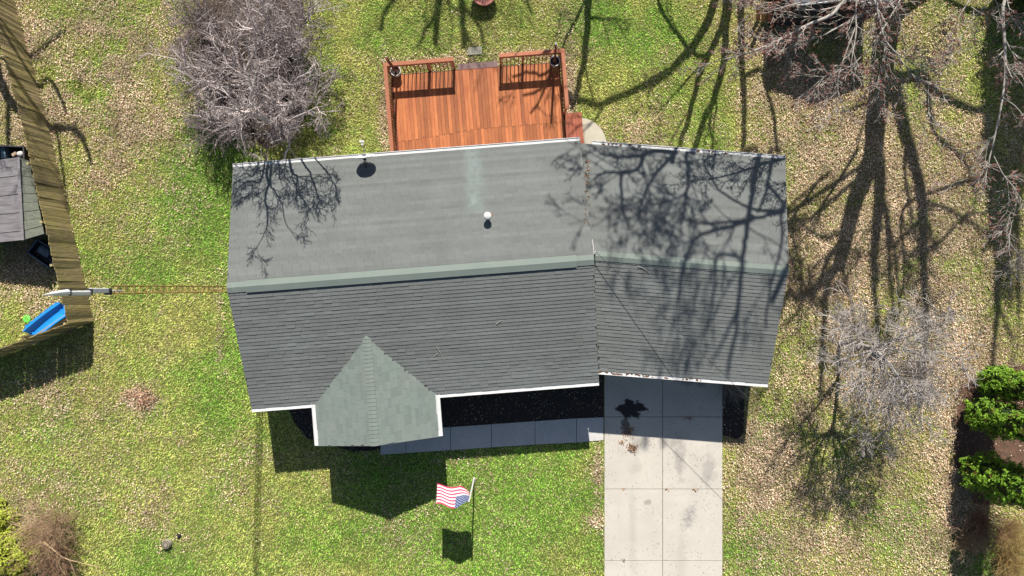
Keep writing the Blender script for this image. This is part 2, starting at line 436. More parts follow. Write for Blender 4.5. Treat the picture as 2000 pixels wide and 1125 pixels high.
# ridge vent: raised strip with cap pieces on top
m_ = MB(); va, vb = w2(CM, UM, VM, -LM + .70, 0, RM), w2(CM, UM, VM, LM - .66, 0, RM)
for sg in (-1, 1): m_.bar(va + svm * sg * .12 + [0, 0, -.012], vb + svm * sg * .12 + [0, 0, -.012], .22, .055, np.array([0, 0, 1]) + svm * sg * SM_)
m_.build('ridge_vent', simple('dark_vent_plastic', (.03, .03, .03)), roof)
add_caps('ridge_cap', va, vb, svm, SM_, .225, 60, .062, .002, .15)

# gutters: open white troughs along the eaves
M_DEBRIS = simple('gutter_leaf_debris', (.17, .075, .035), (.05, .028, .018), 14, .95, bstr=.5)
def gutter(a, b, out, wd=.15, dep=.11, top=0.0):
    m_ = MB(); a = np.asarray(a, float); b = np.asarray(b, float); out = np.asarray(out, float)
    z = np.array([0, 0, 1.0])
    m_.bar(a + out * wd / 2 - z * (.028 - top), b + out * wd / 2 - z * (.028 - top), wd - .016, .008)      # floor
    m_.bar(a + out * wd - z * (dep / 2 - top), b + out * wd - z * (dep / 2 - top), .022, dep)                        # lip
    m_.bar(a + out * .004 - z * (dep / 2 - top), b + out * .004 - z * (dep / 2 - top), .02, dep)                     # fascia side
    for P in (a, b): m_.bar(P + out * .01 - z * (dep / 2 - top), P + out * (wd - .01) - z * (dep / 2 - top), .012, dep * .96)
    g_ = m_.build('gutter', M_WHITE, house)
    return g_, a, b, out, wd, dep
um, ug = np.array([*UM, 0]), np.array([*UG, 0])
sL, _ = loc2(CM, UM, VM, *(CP - UP * WP + VP * 2)[:2]); sR, _ = loc2(CM, UM, VM, *(CP + UP * WP + VP * 2)[:2])
gutter(w2(CM, UM, VM, -LM, WM, EM), w2(CM, UM, VM, LM - .01, WM, EM), svm, top=.01)
gutter(w2(CM, UM, VM, -LM, -WM, EM), w2(CM, UM, VM, sL - .14, -WM, EM), -svm, top=.01)
gutter(w2(CM, UM, VM, sR + .14, -WM, EM), w2(CM, UM, VM, LM, -WM, EM), -svm, top=.01)
qf = -WM - loc2(CM, UM, VM, *CP)[1]
for sg in (-1, 1): gutter(w2(CP, UP, VP, sg * WP, .03, EP), w2(CP, UP, VP, sg * WP, qf + .02, EP), sp * sg, top=.012)
g1 = gutter(w2(CG, UG, VG, -7.52, WG, EG), w2(CG, UG, VG, 0, WG, EG), svg, top=.01)
g2 = gutter(w2(CG, UG, VG, -6.63, -WG, EG), w2(CG, UG, VG, 0, -WG, EG), -svg, top=.01)
def debris(g, ranges):
    _, a, b, out, wd, dep = g; z = np.array([0, 0, 1.0])
    for t0, t1, k in ranges:
        m_ = MB(); n = max(2, int((t1 - t0) * 60))
        for i in range(n):
            t = t0 + (t1 - t0) * (i + random.random()) / n; c = a + (b - a) * t + out * random.uniform(.03, wd - .03) - z * (.004 - random.random() * .012)
            m_.box(c, random.uniform(.05, .14), random.uniform(.03, .07), .012, yaw=TG + random.uniform(-.8, .8))
        tag(m_.build('gutter_debris', M_DEBRIS, g[0]), kind='stuff')
debris(g2, [(.0, .33, 1), (.38, .43, 1), (.5, .62, 1)])
debris(g1, [(.05, .15, 1), (.19, .25, 1), (.43, .47, 1), (.53, .57, 1), (.60, .63, 1), (.68, .70, 1)])
# rake boards on the gable ends
m_ = MB()
for (c, u, v, s, wq, ez, rz) in ((CM, UM, VM, -LM, WM, EM, RM), (CM, UM, VM, LM, WM, EM, RM), (CG, UG, VG, 0, WG, EG, RG)):
    for sg in (-1, 1): m_ = MB(); m_.bar(w2(c, u, v, s, sg * wq, ez - .085), w2(c, u, v, s, 0, rz - .085), .03, .14); m_.build('rake_board', M_RAKE, house)
for sg in (-1, 1): m_ = MB(); m_.bar(w2(CP, UP, VP, sg * WP, 0, EP - .085), w2(CP, UP, VP, 0, 0, RP - .085), .03, .14); m_.build('rake_board', M_RAKE, house)
# walls with gables
def walls(c, u, v, s0, s1, wq, ez, rz, inset=.42):
    m_ = MB(); w_ = wq - inset; sl = (rz - ez) / wq; zt = ez + sl * inset - .12; zr = rz - .14
    P = []
    for s in (s0, s1):
        for q, z in ((-w_, 0), (w_, 0), (w_, zt), (0, zr), (-w_, zt)): P.append(w2(c, u, v, s, q, z))
    m_.add(P, [(0, 1, 2, 3, 4), (9, 8, 7, 6, 5), (0, 5, 6, 1), (1, 6, 7, 2), (4, 9, 5, 0), (2, 7, 8, 3), (3, 8, 9, 4)])
    return m_.build('wall', M_SIDING, house)
walls(CM, UM, VM, -LM + .3, LM - .3, WM, EM, RM); walls(CG, UG, VG, -LG + .9, -.3, WG, EG, RG)
m_ = MB()
for sg in (-1, 1): m_.bar(w2(CP, UP, VP, sg * (WP - .3), .25, 0), w2(CP, UP, VP, sg * (WP - .3), .25, EP - .1), .14, .14, (0, 1, 0))
m_.bar(w2(CP, UP, VP, -WP + .25, .25, EP - .16), w2(CP, UP, VP, WP - .25, .25, EP - .16), .12, .18)
m_.build('porch_post', M_WHITE, house)
m_ = MB(); m_.add([w2(CP, UP, VP, -WP + .1, .2, EP - .07), w2(CP, UP, VP, WP - .1, .2, EP - .07), w2(CP, UP, VP, 0, .2, RP - .11)], [(0, 1, 2)])
m_.build('porch_gable', M_SIDING, house)
m_ = MB(); c4 = [w2(CP, UP, VP, s, q, 0) for s, q in ((-WP + .15, .15), (WP - .15, .15), (WP - .15, 2.0), (-WP + .15, 2.0))]; m_.prism([(p[0], p[1]) for p in c4], 0, .12)
M_CONC = simple('concrete', (.42, .41, .39), (.36, .35, .33), 1.5, .9, bstr=.15)
m_.build('porch_floor', M_CONC, house)
# flue with round cap
p = surf(953, 424); m_ = MB(); m_.lathe(p, [(.0, -.05), (.075, -.05), (.075, .30), (.0, .30)], 20)
fl = m_.build('flue_pipe', simple('galvanised', (.55, .55, .56), rough=.45, metal=.6), roof, True)
m_ = MB(); m_.lathe(p + [0, 0, .30], [(.0, .0), (.135, .0), (.145, .03), (.145, .12), (.125, .15), (.05, .175), (0, .18)], 28); m_.build('flue_cap', M_WHITE, roof, True)
m_ = MB(); m_.lathe(p, [(.0, .035), (.13, .03), (.15, .0), (.15, -.05)], 20); m_.build('flue_flashing', simple('lead_flashing', (.2, .2, .2)), roof, True)
m_ = MB(); m_.box(p + [.10, .12, .06], .10, .035, .012, .5); m_.box(p + [.17, .09, .05], .07, .02, .012, .1); m_.build('rust_flake', simple('orange_sealant', (.45, .12, .06)), roof)
# valley flashing line between main and garage roof
m_ = MB(); m_.bar(w2(CM, UM, VM, LM + .03, .75, RM - SM_ * .75 + .02), w2(CM, UM, VM, LM + .03, .2, RM - .03), .015, .03); m_.build('flashing', simple('white_sealant', (.6, .6, .58)), roof)

# ------------------------------------------------------------------ paving: driveway, walk, pad, mulch
def drive_mat(name):
    m, t, b = node_mat(name); v = pos(t)
    c = mixc(t, noise(t, .8, 5, .6, v), (.465, .435, .38), (.40, .372, .325))
    c = mixc(t, math_n(t, 'MULTIPLY', noise(t, 22, 3, .7, v, .45, .7), .25), c, (.30, .27, .24))
    # black oil stain, noise-edged grey patches, and dark speckles
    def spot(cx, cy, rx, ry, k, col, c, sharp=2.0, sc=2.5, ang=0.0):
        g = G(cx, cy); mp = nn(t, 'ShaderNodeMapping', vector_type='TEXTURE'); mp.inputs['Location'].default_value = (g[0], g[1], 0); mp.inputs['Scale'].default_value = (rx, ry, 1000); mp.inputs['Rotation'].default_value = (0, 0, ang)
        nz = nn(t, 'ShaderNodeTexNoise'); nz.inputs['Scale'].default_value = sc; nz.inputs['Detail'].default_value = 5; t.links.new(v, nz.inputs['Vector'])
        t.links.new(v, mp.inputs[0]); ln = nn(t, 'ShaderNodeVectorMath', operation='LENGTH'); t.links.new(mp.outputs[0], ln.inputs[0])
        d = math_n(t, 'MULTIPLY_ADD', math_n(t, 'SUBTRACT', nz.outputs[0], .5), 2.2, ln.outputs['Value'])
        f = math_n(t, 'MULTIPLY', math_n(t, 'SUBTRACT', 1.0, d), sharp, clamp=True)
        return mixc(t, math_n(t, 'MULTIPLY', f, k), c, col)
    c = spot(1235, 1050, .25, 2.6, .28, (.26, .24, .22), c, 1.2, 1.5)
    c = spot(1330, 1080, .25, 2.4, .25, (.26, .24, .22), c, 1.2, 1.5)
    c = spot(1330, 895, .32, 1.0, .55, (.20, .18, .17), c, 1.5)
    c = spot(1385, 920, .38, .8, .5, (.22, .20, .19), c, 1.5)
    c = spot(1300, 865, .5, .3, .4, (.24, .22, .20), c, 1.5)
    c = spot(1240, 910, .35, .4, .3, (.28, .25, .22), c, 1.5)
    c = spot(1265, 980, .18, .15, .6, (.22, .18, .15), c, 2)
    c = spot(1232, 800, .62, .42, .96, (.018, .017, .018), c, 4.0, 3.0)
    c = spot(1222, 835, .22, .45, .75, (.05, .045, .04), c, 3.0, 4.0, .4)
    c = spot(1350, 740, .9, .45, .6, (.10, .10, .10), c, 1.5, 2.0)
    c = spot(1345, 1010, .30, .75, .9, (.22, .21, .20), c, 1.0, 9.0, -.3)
    vo = nn(t, 'ShaderNodeTexVoronoi'); vo.inputs['Scale'].default_value = 7; t.links.new(v, vo.inputs['Vector'])
    s_ = math_n(t, 'LESS_THAN', vo.outputs['Distance'], .16); s_ = math_n(t, 'MULTIPLY', s_, math_n(t, 'GREATER_THAN', noise(t, .9, 2, .5, v), .52))
    c = mixc(t, math_n(t, 'MULTIPLY', s_, .6), c, (.10, .085, .07))
    t.links.new(c, b.inputs['Base Color']); b.inputs['Roughness'].default_value = .92; b.inputs['Specular IOR Level'].default_value = .2
    bump(t, b, noise(t, 90, 2, .7, v), .2, .004); return m
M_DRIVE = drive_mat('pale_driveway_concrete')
drive = tag(bpy.data.objects.new('driveway', None), 'pale concrete driveway of jointed slabs in front of the garage', kind='structure'); link(drive)
def slab(name, pts, z1, mat, parent, z0=-.12, bev=.008):
    m_ = MB(); P = [tuple(G(*q)[:2]) for q in pts]
    a = sum(P[i][0] * P[(i + 1) % len(P)][1] - P[(i + 1) % len(P)][0] * P[i][1] for i in range(len(P)))
    if a < 0: P = P[::-1]
    m_.prism(P, z0, z1); return m_.build(name, mat, parent, bevel=bev)
g_ = .45
xs = [1180, 1294, 1411]; ys = [690, 814, 955, 1095, 1236, 1376]
for i in range(5):
    for j in range(2):
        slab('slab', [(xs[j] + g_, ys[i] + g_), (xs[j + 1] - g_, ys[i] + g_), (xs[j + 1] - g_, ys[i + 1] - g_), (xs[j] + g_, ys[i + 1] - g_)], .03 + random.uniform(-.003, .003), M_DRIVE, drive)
walk = tag(bpy.data.objects.new('front_walk', None), 'concrete front walk from the porch to the driveway', kind='structure'); link(walk)
M_WALK = simple('walk_concrete', (.52, .505, .48), (.44, .43, .41), .9, .9, bstr=.15)
wk = [(743, 843, 888), (793, 840.5, 884.5), (880, 834, 879), (960, 828.5, 873.5), (1045, 822.5, 868), (1126, 817, 864), (1179, 815, 859.5)]
for (x0, a0, b0), (x1, a1, b1) in zip(wk[:-1], wk[1:]):
    slab('slab', [(x0 + g_, a0), (x1 - g_, a1), (x1 - g_, b1), (x0 + g_, b0)], .03 + random.uniform(-.003, .003), M_WALK, walk)
pad = [(1128, 300), (1128, 229)] + [(1130 + 55 * math.sin(a), 285 - 55 * math.cos(a)) for a in np.linspace(.1, math.pi / 2, 9)] + [(1185, 300)]
tag(slab('patio_pad', pad, .04, simple('tan_concrete', (.46, .42, .33), (.38, .35, .28), 2, .9), None), 'tan rounded concrete pad beside the deck step', kind='structure')
M_MULCH = simple('dark_mulch', (.045, .036, .032), (.02, .018, .017), 7, .95, bstr=.8, fine=40)
bed = tag(bpy.data.objects.new('mulch_bed', None), 'dark mulch beds along the house front', kind='structure'); link(bed)
slab('mulch', [(855, 745), (1179, 720), (1179, 815), (960, 828), (855, 836)], .012, M_MULCH, bed, bev=0)
slab('mulch', [(1411.5, 700), (1456, 704), (1452, 845), (1440, 858), (1411.5, 850)], .012, M_MULCH, bed, bev=0)
slab('mulch', [(560, 790), (700, 800), (745, 842), (743, 878), (690, 882), (640, 868), (600, 856), (575, 825)], .010, M_MULCH, bed, bev=0)
slab('mulch', [(1868, 790), (1960, 720), (2060, 700), (2060, 985), (1905, 985), (1862, 900)], .008, simple('red_brown_mulch', (.16, .085, .055), (.07, .045, .03), 5, .95, bstr=.8, fine=40), bed, bev=0)
SHADE_SOIL = [(376, 40), (392, 8), (410, -20), (440, -50), (480, -60), (560, -60), (588, -30), (594, 20), (580, 60), (592, 100), (586, 140), (600, 180), (596, 230), (574, 262), (545, 280), (520, 290), (500, 278), (470, 268), (452, 248), (425, 250), (404, 210), (396, 160), (384, 130), (390, 80)]
slab('mulch', SHADE_SOIL, .006, simple('shade_dark_soil', (.075, .056, .040), (.035, .028, .022), 4, .95, bstr=.8, fine=30), bed, bev=0)  # sheet under the bare trees; their shade is put into its dark soil colour
for k, (x, y) in enumerate(((920.5, 99.5), (934.5, 98.5))):
    q = slab('paver', [(x - 6.6, y - 6.5), (x + 6.6, y - 7.2), (x + 6.6, y + 8), (x - 6.6, y + 8.5)], .04, simple('paver_concrete', (.40, .38, .30), (.30, .29, .22), 9, .9), None)
    tag(q, ('left square concrete paver below the deck step', 'right square concrete paver below the deck step')[k], 'paver', 'pavers behind the deck')

# ------------------------------------------------------------------ deck
DH = .45
deck = thing('wooden_deck', 'red stained wooden deck with railings behind the house', 'deck', (0, 0, 0))
def wood(name, c1, c2, rand=.22, rough=.7):
    return simple(name, c1, c2, 2.2, rough, stretch=(7, .8, 7), bstr=.2, fine=16, rand=rand)
M_BOARD = simple('red_cedar_stain', (.42, .145, .050), (.26, .075, .030), 1.1, .7, stretch=(3.2, .8, 3), bstr=.2, fine=14, rand=.30)
M_RAIL = wood('rail_stain', (.40, .155, .082), (.30, .105, .055), .1)
M_POSTW = wood('dark_red_post', (.17, .045, .03), (.11, .03, .02), .05)
TD = R(4.5); DO = G(752, 126, 1.4)[:2]; DU = np.array([math.cos(TD), math.sin(TD)]); DV = np.array([math.sin(TD), -math.cos(TD)])   # origin: back left rail corner; DV points at the house
def dk(s, q, z): return np.array([*(DO + DU * s + DV * q), z])
LD = 7.21
bw = .1455; nb = int((LD - .2) / bw)
for i in range(nb):
    s = .13 + (i + .5) * bw
    sm_ = 2.95 - .012 * i + (.10 if i > 24 else 0) * (i - 24) * .12
    for q0, q1 in ((.17, sm_), (sm_ + .006, 4.75)):
        m_ = MB(); c = dk(s, (q0 + q1) / 2, DH - .019 + random.uniform(-.002, .002))
        m_.box((0, 0, 0), bw - .008, q1 - q0, .038)
        o_ = m_.build('board', M_BOARD); o_.parent = deck; o_.location = c; o_.rotation_euler = (0, 0, TD)
# nail marks along the seam
m_ = MB()
for i in range(nb):
    sm_ = 2.95 - .012 * i + (.10 if i > 24 else 0) * (i - 24) * .12
    if i % 2: m_.box(dk(.13 + (i + .5) * bw, sm_ + random.uniform(-.04, .04), DH + .001), .03, .05, .003, TD)
tag(m_.build('nail_mark', simple('dark_nail', (.04, .015, .01)), deck), kind='stuff')
m_ = MB()   # rim joists
m_.bar(dk(.1, .15, DH - .14), dk(LD - .1, .15, DH - .14), .04, .26); m_.bar(dk(.1, .15, DH - .14), dk(.1, 4.7, DH - .14), .04, .26); m_.bar(dk(LD - .1, .15, DH - .14), dk(LD - .1, 4.7, DH - .14), .04, .26)
m_.build('rim_joist', M_POSTW, deck)
RZ = 1.40
def rail(name, a, b, mat=M_RAIL):
    m_ = MB(); m_.bar(a, b, .15, .038); return m_.build(name, mat, deck, bevel=.004)
gaps = ((0.0, 2.79), (4.62, LD))
rails = [rail('top_rail', dk(-.08, 0, RZ), dk(2.79, 0, RZ)), rail('top_rail', dk(4.62, 0, RZ), dk(LD - .08, 0, RZ)),
         rail('top_rail', dk(0, .078, RZ), dk(0, 4.6, RZ)), rail('top_rail', dk(LD, -.075, RZ + .002), dk(LD, 2.35, RZ + .002))]
def under(a, b, nbal, posts):
    m_ = MB(); m_.bar(a + [0, 0, RZ - .12], b + [0, 0, RZ - .12], .038, .19); m_.build('rail_apron', M_RAIL, deck)
    for i in range(nbal):
        p = a + (b - a) * (i + .5) / nbal
        if min(abs((i + .5) / nbal - t) for t in posts) < .4 / nbal: continue
        m_ = MB(); m_.box(p + [0, 0, (DH - .2 + RZ - .2) / 2], .036, .036, RZ - DH, TD); m_.build('baluster', M_RAIL, deck)
    for t in posts:
        p = a + (b - a) * t; m_ = MB(); m_.box(p + [0, 0, (RZ - .03) / 2], .09, .09, RZ - .03, TD); m_.build('rail_post', M_RAIL, deck)
z0 = np.array([0, 0, 0.])
under(dk(.05, .04, 0), dk(2.72, .04, 0), 16, (0, .62, 1)); under(dk(4.68, .04, 0), dk(LD - .05, .04, 0), 15, (0, .37, 1))
under(dk(.03, .1, 0), dk(.03, 4.5, 0), 28, (.35, .7, 1)); under(dk(LD - .03, .1, 0), dk(LD - .03, 2.28, 0), 14, (.5, 1))
# back step board and side step
m_ = MB(); m_.bar(dk(2.86, -.02, .25), dk(4.56, -.02, .25), .30, .04); m_.build('step_board', wood('grey_red_step', (.20, .13, .12), (.15, .09, .09), .05), deck)
m_ = MB(); m_.bar(dk(2.86, .12, .12), dk(4.56, .12, .12), .03, .22); m_.build('step_riser', M_POSTW, deck)
for i in range(5):
    m_ = MB(); m_.box((0, 0, 0), bw - .006, 2.3, .038); o_ = m_.build('step_plank', wood('deep_red_step', (.32, .095, .052), (.23, .062, .035), .18) if i == 0 else bpy.data.materials['deep_red_step']); o_.parent = deck
    o_.location = dk(LD - .03 + (i + .5) * bw, 3.42, .28); o_.rotation_euler = (0, 0, TD)
# poles standing in buckets
M_BUCKET = simple('white_bucket', (.72, .70, .68), rough=.5); M_DARKC = simple('dark_soil', (.03, .02, .018))
for k, (bx, by, tx, ty, th) in enumerate(((774, 141, 754.5, 113.5, 2.75), (1083.5, 122, 1085.5, 85.5, 2.65))):
    b0 = G(bx, by, DH + .15); b0[2] = DH + .002; tp = G(tx, ty, th); bb = b0.copy()
    pt = thing('bucket', ('white bucket on the left back corner of the deck', 'white bucket on the right back corner of the deck')[k], 'bucket', b0, 'buckets on the deck')
    m_ = MB(); m_.lathe(b0, [(.001, 0), (.17, 0), (.205, .33), (.22, .33), (.22, .36), (.195, .36), (.165, .03), (.001, .03)], 26); m_.build('shell', M_BUCKET, pt, True)
    m_ = MB(); m_.lathe(b0, [(.001, .26), (.186, .26)], 20); m_.build('fill', M_DARKC, pt)
    m_ = MB(); a_ = np.linspace(0, math.pi, 9); m_.tube([b0 + [.22 * math.cos(a), -.06 - .05 * math.sin(a), .34 - .12 * math.sin(a)] for a in a_], .006, 5); m_.build('handle', M_WHITE, pt)
    po = thing('deck_pole', ('leaning dark wooden pole in the left deck bucket', 'upright dark wooden pole in the right deck bucket')[k], 'pole', b0 + [0, 0, .05], 'poles on the deck')
    m_ = MB(); m_.bar(b0 + [0, 0, .06], tp, .085, .085, (0, 1, 0)); m_.build('shaft', M_POSTW, po)
    if k == 1:
        m_ = MB(); m_.box(tp + [0, 0, .02], .075, .075, .035); m_.build('cap', M_WHITE, po)

# ------------------------------------------------------------------ satellite dish
p0 = surf(716, 327); dish = thing('satellite_dish', 'white satellite dish on the back eave of the roof', 'satellite dish', p0)
c = G(712, 309, p0[2] + .42); fwd = np.array([-.10, .93, .36]); fwd /= np.linalg.norm(fwd); sx = np.cross(fwd, [0, 0, 1]); sx /= np.linalg.norm(sx); su = np.cross(sx, fwd)
m_ = MB(); n, k = 32, 7; V = []; F = []
for side in (0, 1):
    for i in range(k):
        r_ = i / (k - 1)
        for j in range(n):
            a = j * 2 * math.pi / n; V.append(c + sx * .38 * r_ * math.cos(a) + su * .30 * r_ * math.sin(a) + fwd * (.09 * r_ * r_ - .012 * side))
for side in (0, 1):
    for i in range(k - 1):
        for j in range(n):
            q = [side * k * n + i * n + j, side * k * n + i * n + (j + 1) % n, side * k * n + (i + 1) * n + (j + 1) % n, side * k * n + (i + 1) * n + j]; F.append(tuple(q))
for j in range(n): F.append(((k - 1) * n + j, (k - 1) * n + (j + 1) % n, k * n + (k - 1) * n + (j + 1) % n, k * n + (k - 1) * n + j))
m_.add(V, F); m_.build('reflector', simple('dish_white', (.74, .75, .76), rough=.45, bstr=0), dish, True)
M_DK = simple('dark_bracket', (.035, .035, .04), rough=.5)
m_ = MB(); m_.tube([p0, p0 + [0, .02, .22], c - fwd * .06], .022, 8); m_.box(c - fwd * .05, .11, .05, .14); m_.build('mount', M_DK, dish)
m_ = MB(); m_.tube([p0 + [-.28, .10, .02], c - fwd * .10 + [-.02, 0, -.06]], .012, 6); m_.tube([p0 + [.12, .12, .02], c - fwd * .10 + [.03, 0, -.06]], .012, 6); m_.build('brace', simple('brace_grey', (.5, .5, .5), rough=.5), dish)
e = c + fwd * .62 - su * .05
m_ = MB(); m_.tube([c - su * .28, e], .016, 8); m_.build('arm', simple('arm_grey', (.38, .39, .40), rough=.45), dish)
m_ = MB(); m_.box(e, .17, .07, .06); m_.box(e - fwd * .09, .07, .09, .06); m_.build('receiver', M_WHITE, dish)

# ------------------------------------------------------------------ antenna tower
tb = G(512, 566, 0); tw = thing('antenna_tower', 'rusty yellow lattice antenna tower at the left gable', 'antenna tower', tb)
M_RUST = simple('rusty_yellow_steel', (.36, .22, .075), (.22, .12, .045), 9, .7)
TH_ = 10.9; fr = .135; legs = [np.array([fr * math.cos(a), fr * math.sin(a), 0]) for a in (R(90), R(210), R(330))]
for l in legs:
    m_ = MB(); m_.tube([tb + l, tb + l + [0, 0, TH_]], .0165, 8); m_.build('leg', M_RUST, tw)
m_ = MB(); nz = int(TH_ / .38)
for i in range(nz):
    za, zb = i * TH_ / nz, (i + .5) * TH_ / nz
    for k in range(3):
        a, b = legs[k], legs[(k + 1) % 3]
        m_.tube([tb + a + [0, 0, za], tb + b + [0, 0, zb]], .008, 5, False); m_.tube([tb + b + [0, 0, zb], tb + a + [0, 0, za + TH_ / nz]], .008, 5, False)
tag(m_.build('lattice_bracing', M_RUST, tw), kind='stuff')
tt = tb + [0, 0, TH_]
m_ = MB(); m_.tube([tt + [0, 0, -.5], tt + [.0, .0, .25], tt + [.0, -.02, 2.35]], [.028, .028, .022], 8); m_.build('mast', simple('white_mast', (.66, .66, .66), rough=.5), tw)
M_ANT = simple('white_antenna', (.76, .76, .76), (.66, .66, .67), rough=.5)
m_ = MB(); m_.box(tt + [0, .01, .55], .10, .13, .75); m_.build('panel_antenna', M_ANT, tw, bevel=.02)
m_ = MB(); m_.box(tt + [0, -.055, 1.35], .09, .10, .85); m_.build('panel_antenna', M_ANT, tw, bevel=.02)
m_ = MB(); m_.tube([tt + [0, -.03, 1.8], tt + [0, -.05, 2.2], tt + [0, -.08, 2.65]], [.075, .06, .008], 10); m_.build('tip_cone', M_ANT, tw)
for z in (.12, .2, .95, 1.78): m_ = MB(); m_.box(tt + [0, -.02, z], .15, .17, .035); m_.build('clamp', M_DK, tw)
m_ = MB(); m_.tube([tb + [.02, -.20, 3.1], tb + [-.04, -.26, 2.85], tb + [-.10, -.34, 2.62]], .02, 6); m_.build('wall_bracket', M_WHITE, tw)

# ------------------------------------------------------------------ flagpole and flag
fb = G(926, 934, 0); fp = thing('flagpole', 'thin white flagpole standing on the front lawn', 'flagpole', fb)
ft = fb + np.array([-.02, -.02, 3.05])
m_ = MB(); m_.tube([fb, fb + [0, 0, .02], ft], [.038, .036, .028], 10); m_.build('shaft', simple('white_pole', (.72, .70, .68), rough=.4), fp)
m_ = MB(); m_.lathe(ft, [(0, 0), (.03, .01), (.035, .035), (.02, .06), (0, .065)], 12); m_.build('finial', M_WHITE, fp, True)
m_ = MB(); m_.lathe(fb, [(.001, .03), (.05, .03), (.06, 0)], 14); m_.build('ground_sleeve', simple('sleeve_grey', (.5, .42, .38)), fp)
def flag_mat():
    m, t, b = node_mat('flag_print'); uv = nn(t, 'ShaderNodeUVMap'); sxy = nn(t, 'ShaderNodeSeparateXYZ'); t.links.new(uv.outputs[0], sxy.inputs[0]); u, v = sxy.outputs[0], sxy.outputs[1]
    par = math_n(t, 'MODULO', math_n(t, 'FLOOR', math_n(t, 'MULTIPLY', v, 12.999)), 2.0)
    c = mixc(t, par, (.40, .03, .07), (.58, .53, .54))
    inc = math_n(t, 'MULTIPLY', math_n(t, 'LESS_THAN', u, .4), math_n(t, 'GREATER_THAN', v, 6 / 13))
    # star field: staggered rows of dots
    su_ = math_n(t, 'MULTIPLY', u, 11 / .4); sv_ = math_n(t, 'MULTIPLY', math_n(t, 'SUBTRACT', v, 6 / 13), 9 / (7 / 13))
    ch = math_n(t, 'MODULO', math_n(t, 'ADD', math_n(t, 'FLOOR', su_), math_n(t, 'FLOOR', sv_)), 2.0)
    du = math_n(t, 'SUBTRACT', math_n(t, 'FRACT', su_), .5); dv = math_n(t, 'SUBTRACT', math_n(t, 'FRACT', sv_), .5)
    rr = math_n(t, 'ADD', math_n(t, 'POWER', math_n(t, 'ABSOLUTE', du), 1.2), math_n(t, 'POWER', math_n(t, 'ABSOLUTE', dv), 1.2))
    st = math_n(t, 'MULTIPLY', math_n(t, 'LESS_THAN', rr, .26), math_n(t, 'LESS_THAN', ch, .5))
    cc = mixc(t, st, (.028, .05, .13), (.50, .50, .52)); c = mixc(t, inc, c, cc)
    t.links.new(c, b.inputs['Base Color']); b.inputs['Roughness'].default_value = .8; return m
FL, FW = 1.30, .86; nu, nv = 40, 20; V = []; UVs = []
for i in range(nu + 1):
    u = i / nu
    for j in range(nv + 1):
        v = j / nv
        tilt = .16 + .50 * min(1, u * 3.2)                  # cloth lies over as it leaves the pole
        hx = -.04 - FL * u * .96 + .02 * math.sin(6 * u + 2 * v)
        y_ = -tilt * FW * (v - .5) * 1.05 + .06 * math.sin(7.5 * u + 1.0 * v) + .10 * u
        z_ = -(1 - v) * FW * math.sqrt(max(.1, 1 - tilt * tilt)) + .10 * math.sin(5.5 * u + .8) * u - .05 * u
        V.append(ft + np.array([hx, y_, z_ - .07]))
V = np.array(V); ii = (np.arange(nu)[:, None] * (nv + 1) + np.arange(nv)[None, :]).ravel(); F = np.stack([ii, ii + 1, ii + nv + 2, ii + nv + 1], 1)
me = mesh_np('flag', V - ft, F, smooth=True); uvl = me.uv_layers.new(name='UVMap')
li = np.empty(len(me.loops), dtype=np.int32); me.loops.foreach_get('vertex_index', li)
uvl.data.foreach_set('uv', np.stack([(li // (nv + 1)) / nu, (li % (nv + 1)) / nv], 1).astype(np.float32).ravel())
fl_o = obj('flag', me, flag_mat(), None, ft); tag(fl_o, 'red and white striped flag with starry blue canton on flagpole', 'flag')
sm = fl_o.modifiers.new('solid', 'SOLIDIFY'); sm.thickness = .003

# ------------------------------------------------------------------ overhead wire from the ridge
wa = G(1163, 491, 3.98); wb_ = G(1462, 779, 4.0); d_ = (wb_ - wa); far_ = wa + d_ * 3.2 + [0, 0, .8]
wr = thing('service_wire', 'thin dark overhead wire crossing the garage roof from the ridge', 'wire', wa)
m_ = MB(); P = []
for i in range(25):
    t = i / 24; P.append(wa + (far_ - wa) * t + np.array([0, 0, -.7 * t * (1 - t)]))
m_.tube(P, .009, 6); m_.build('cable', simple('black_cable', (.05, .05, .05)), wr)
m_ = MB(); m_.tube([wa + [0, 0, -.25], wa + [0, 0, .05]], .02, 8); m_.box(wa + [.02, -.12, -.10], .06, .06, .06); m_.build('wire_anchor', M_WHITE, wr)

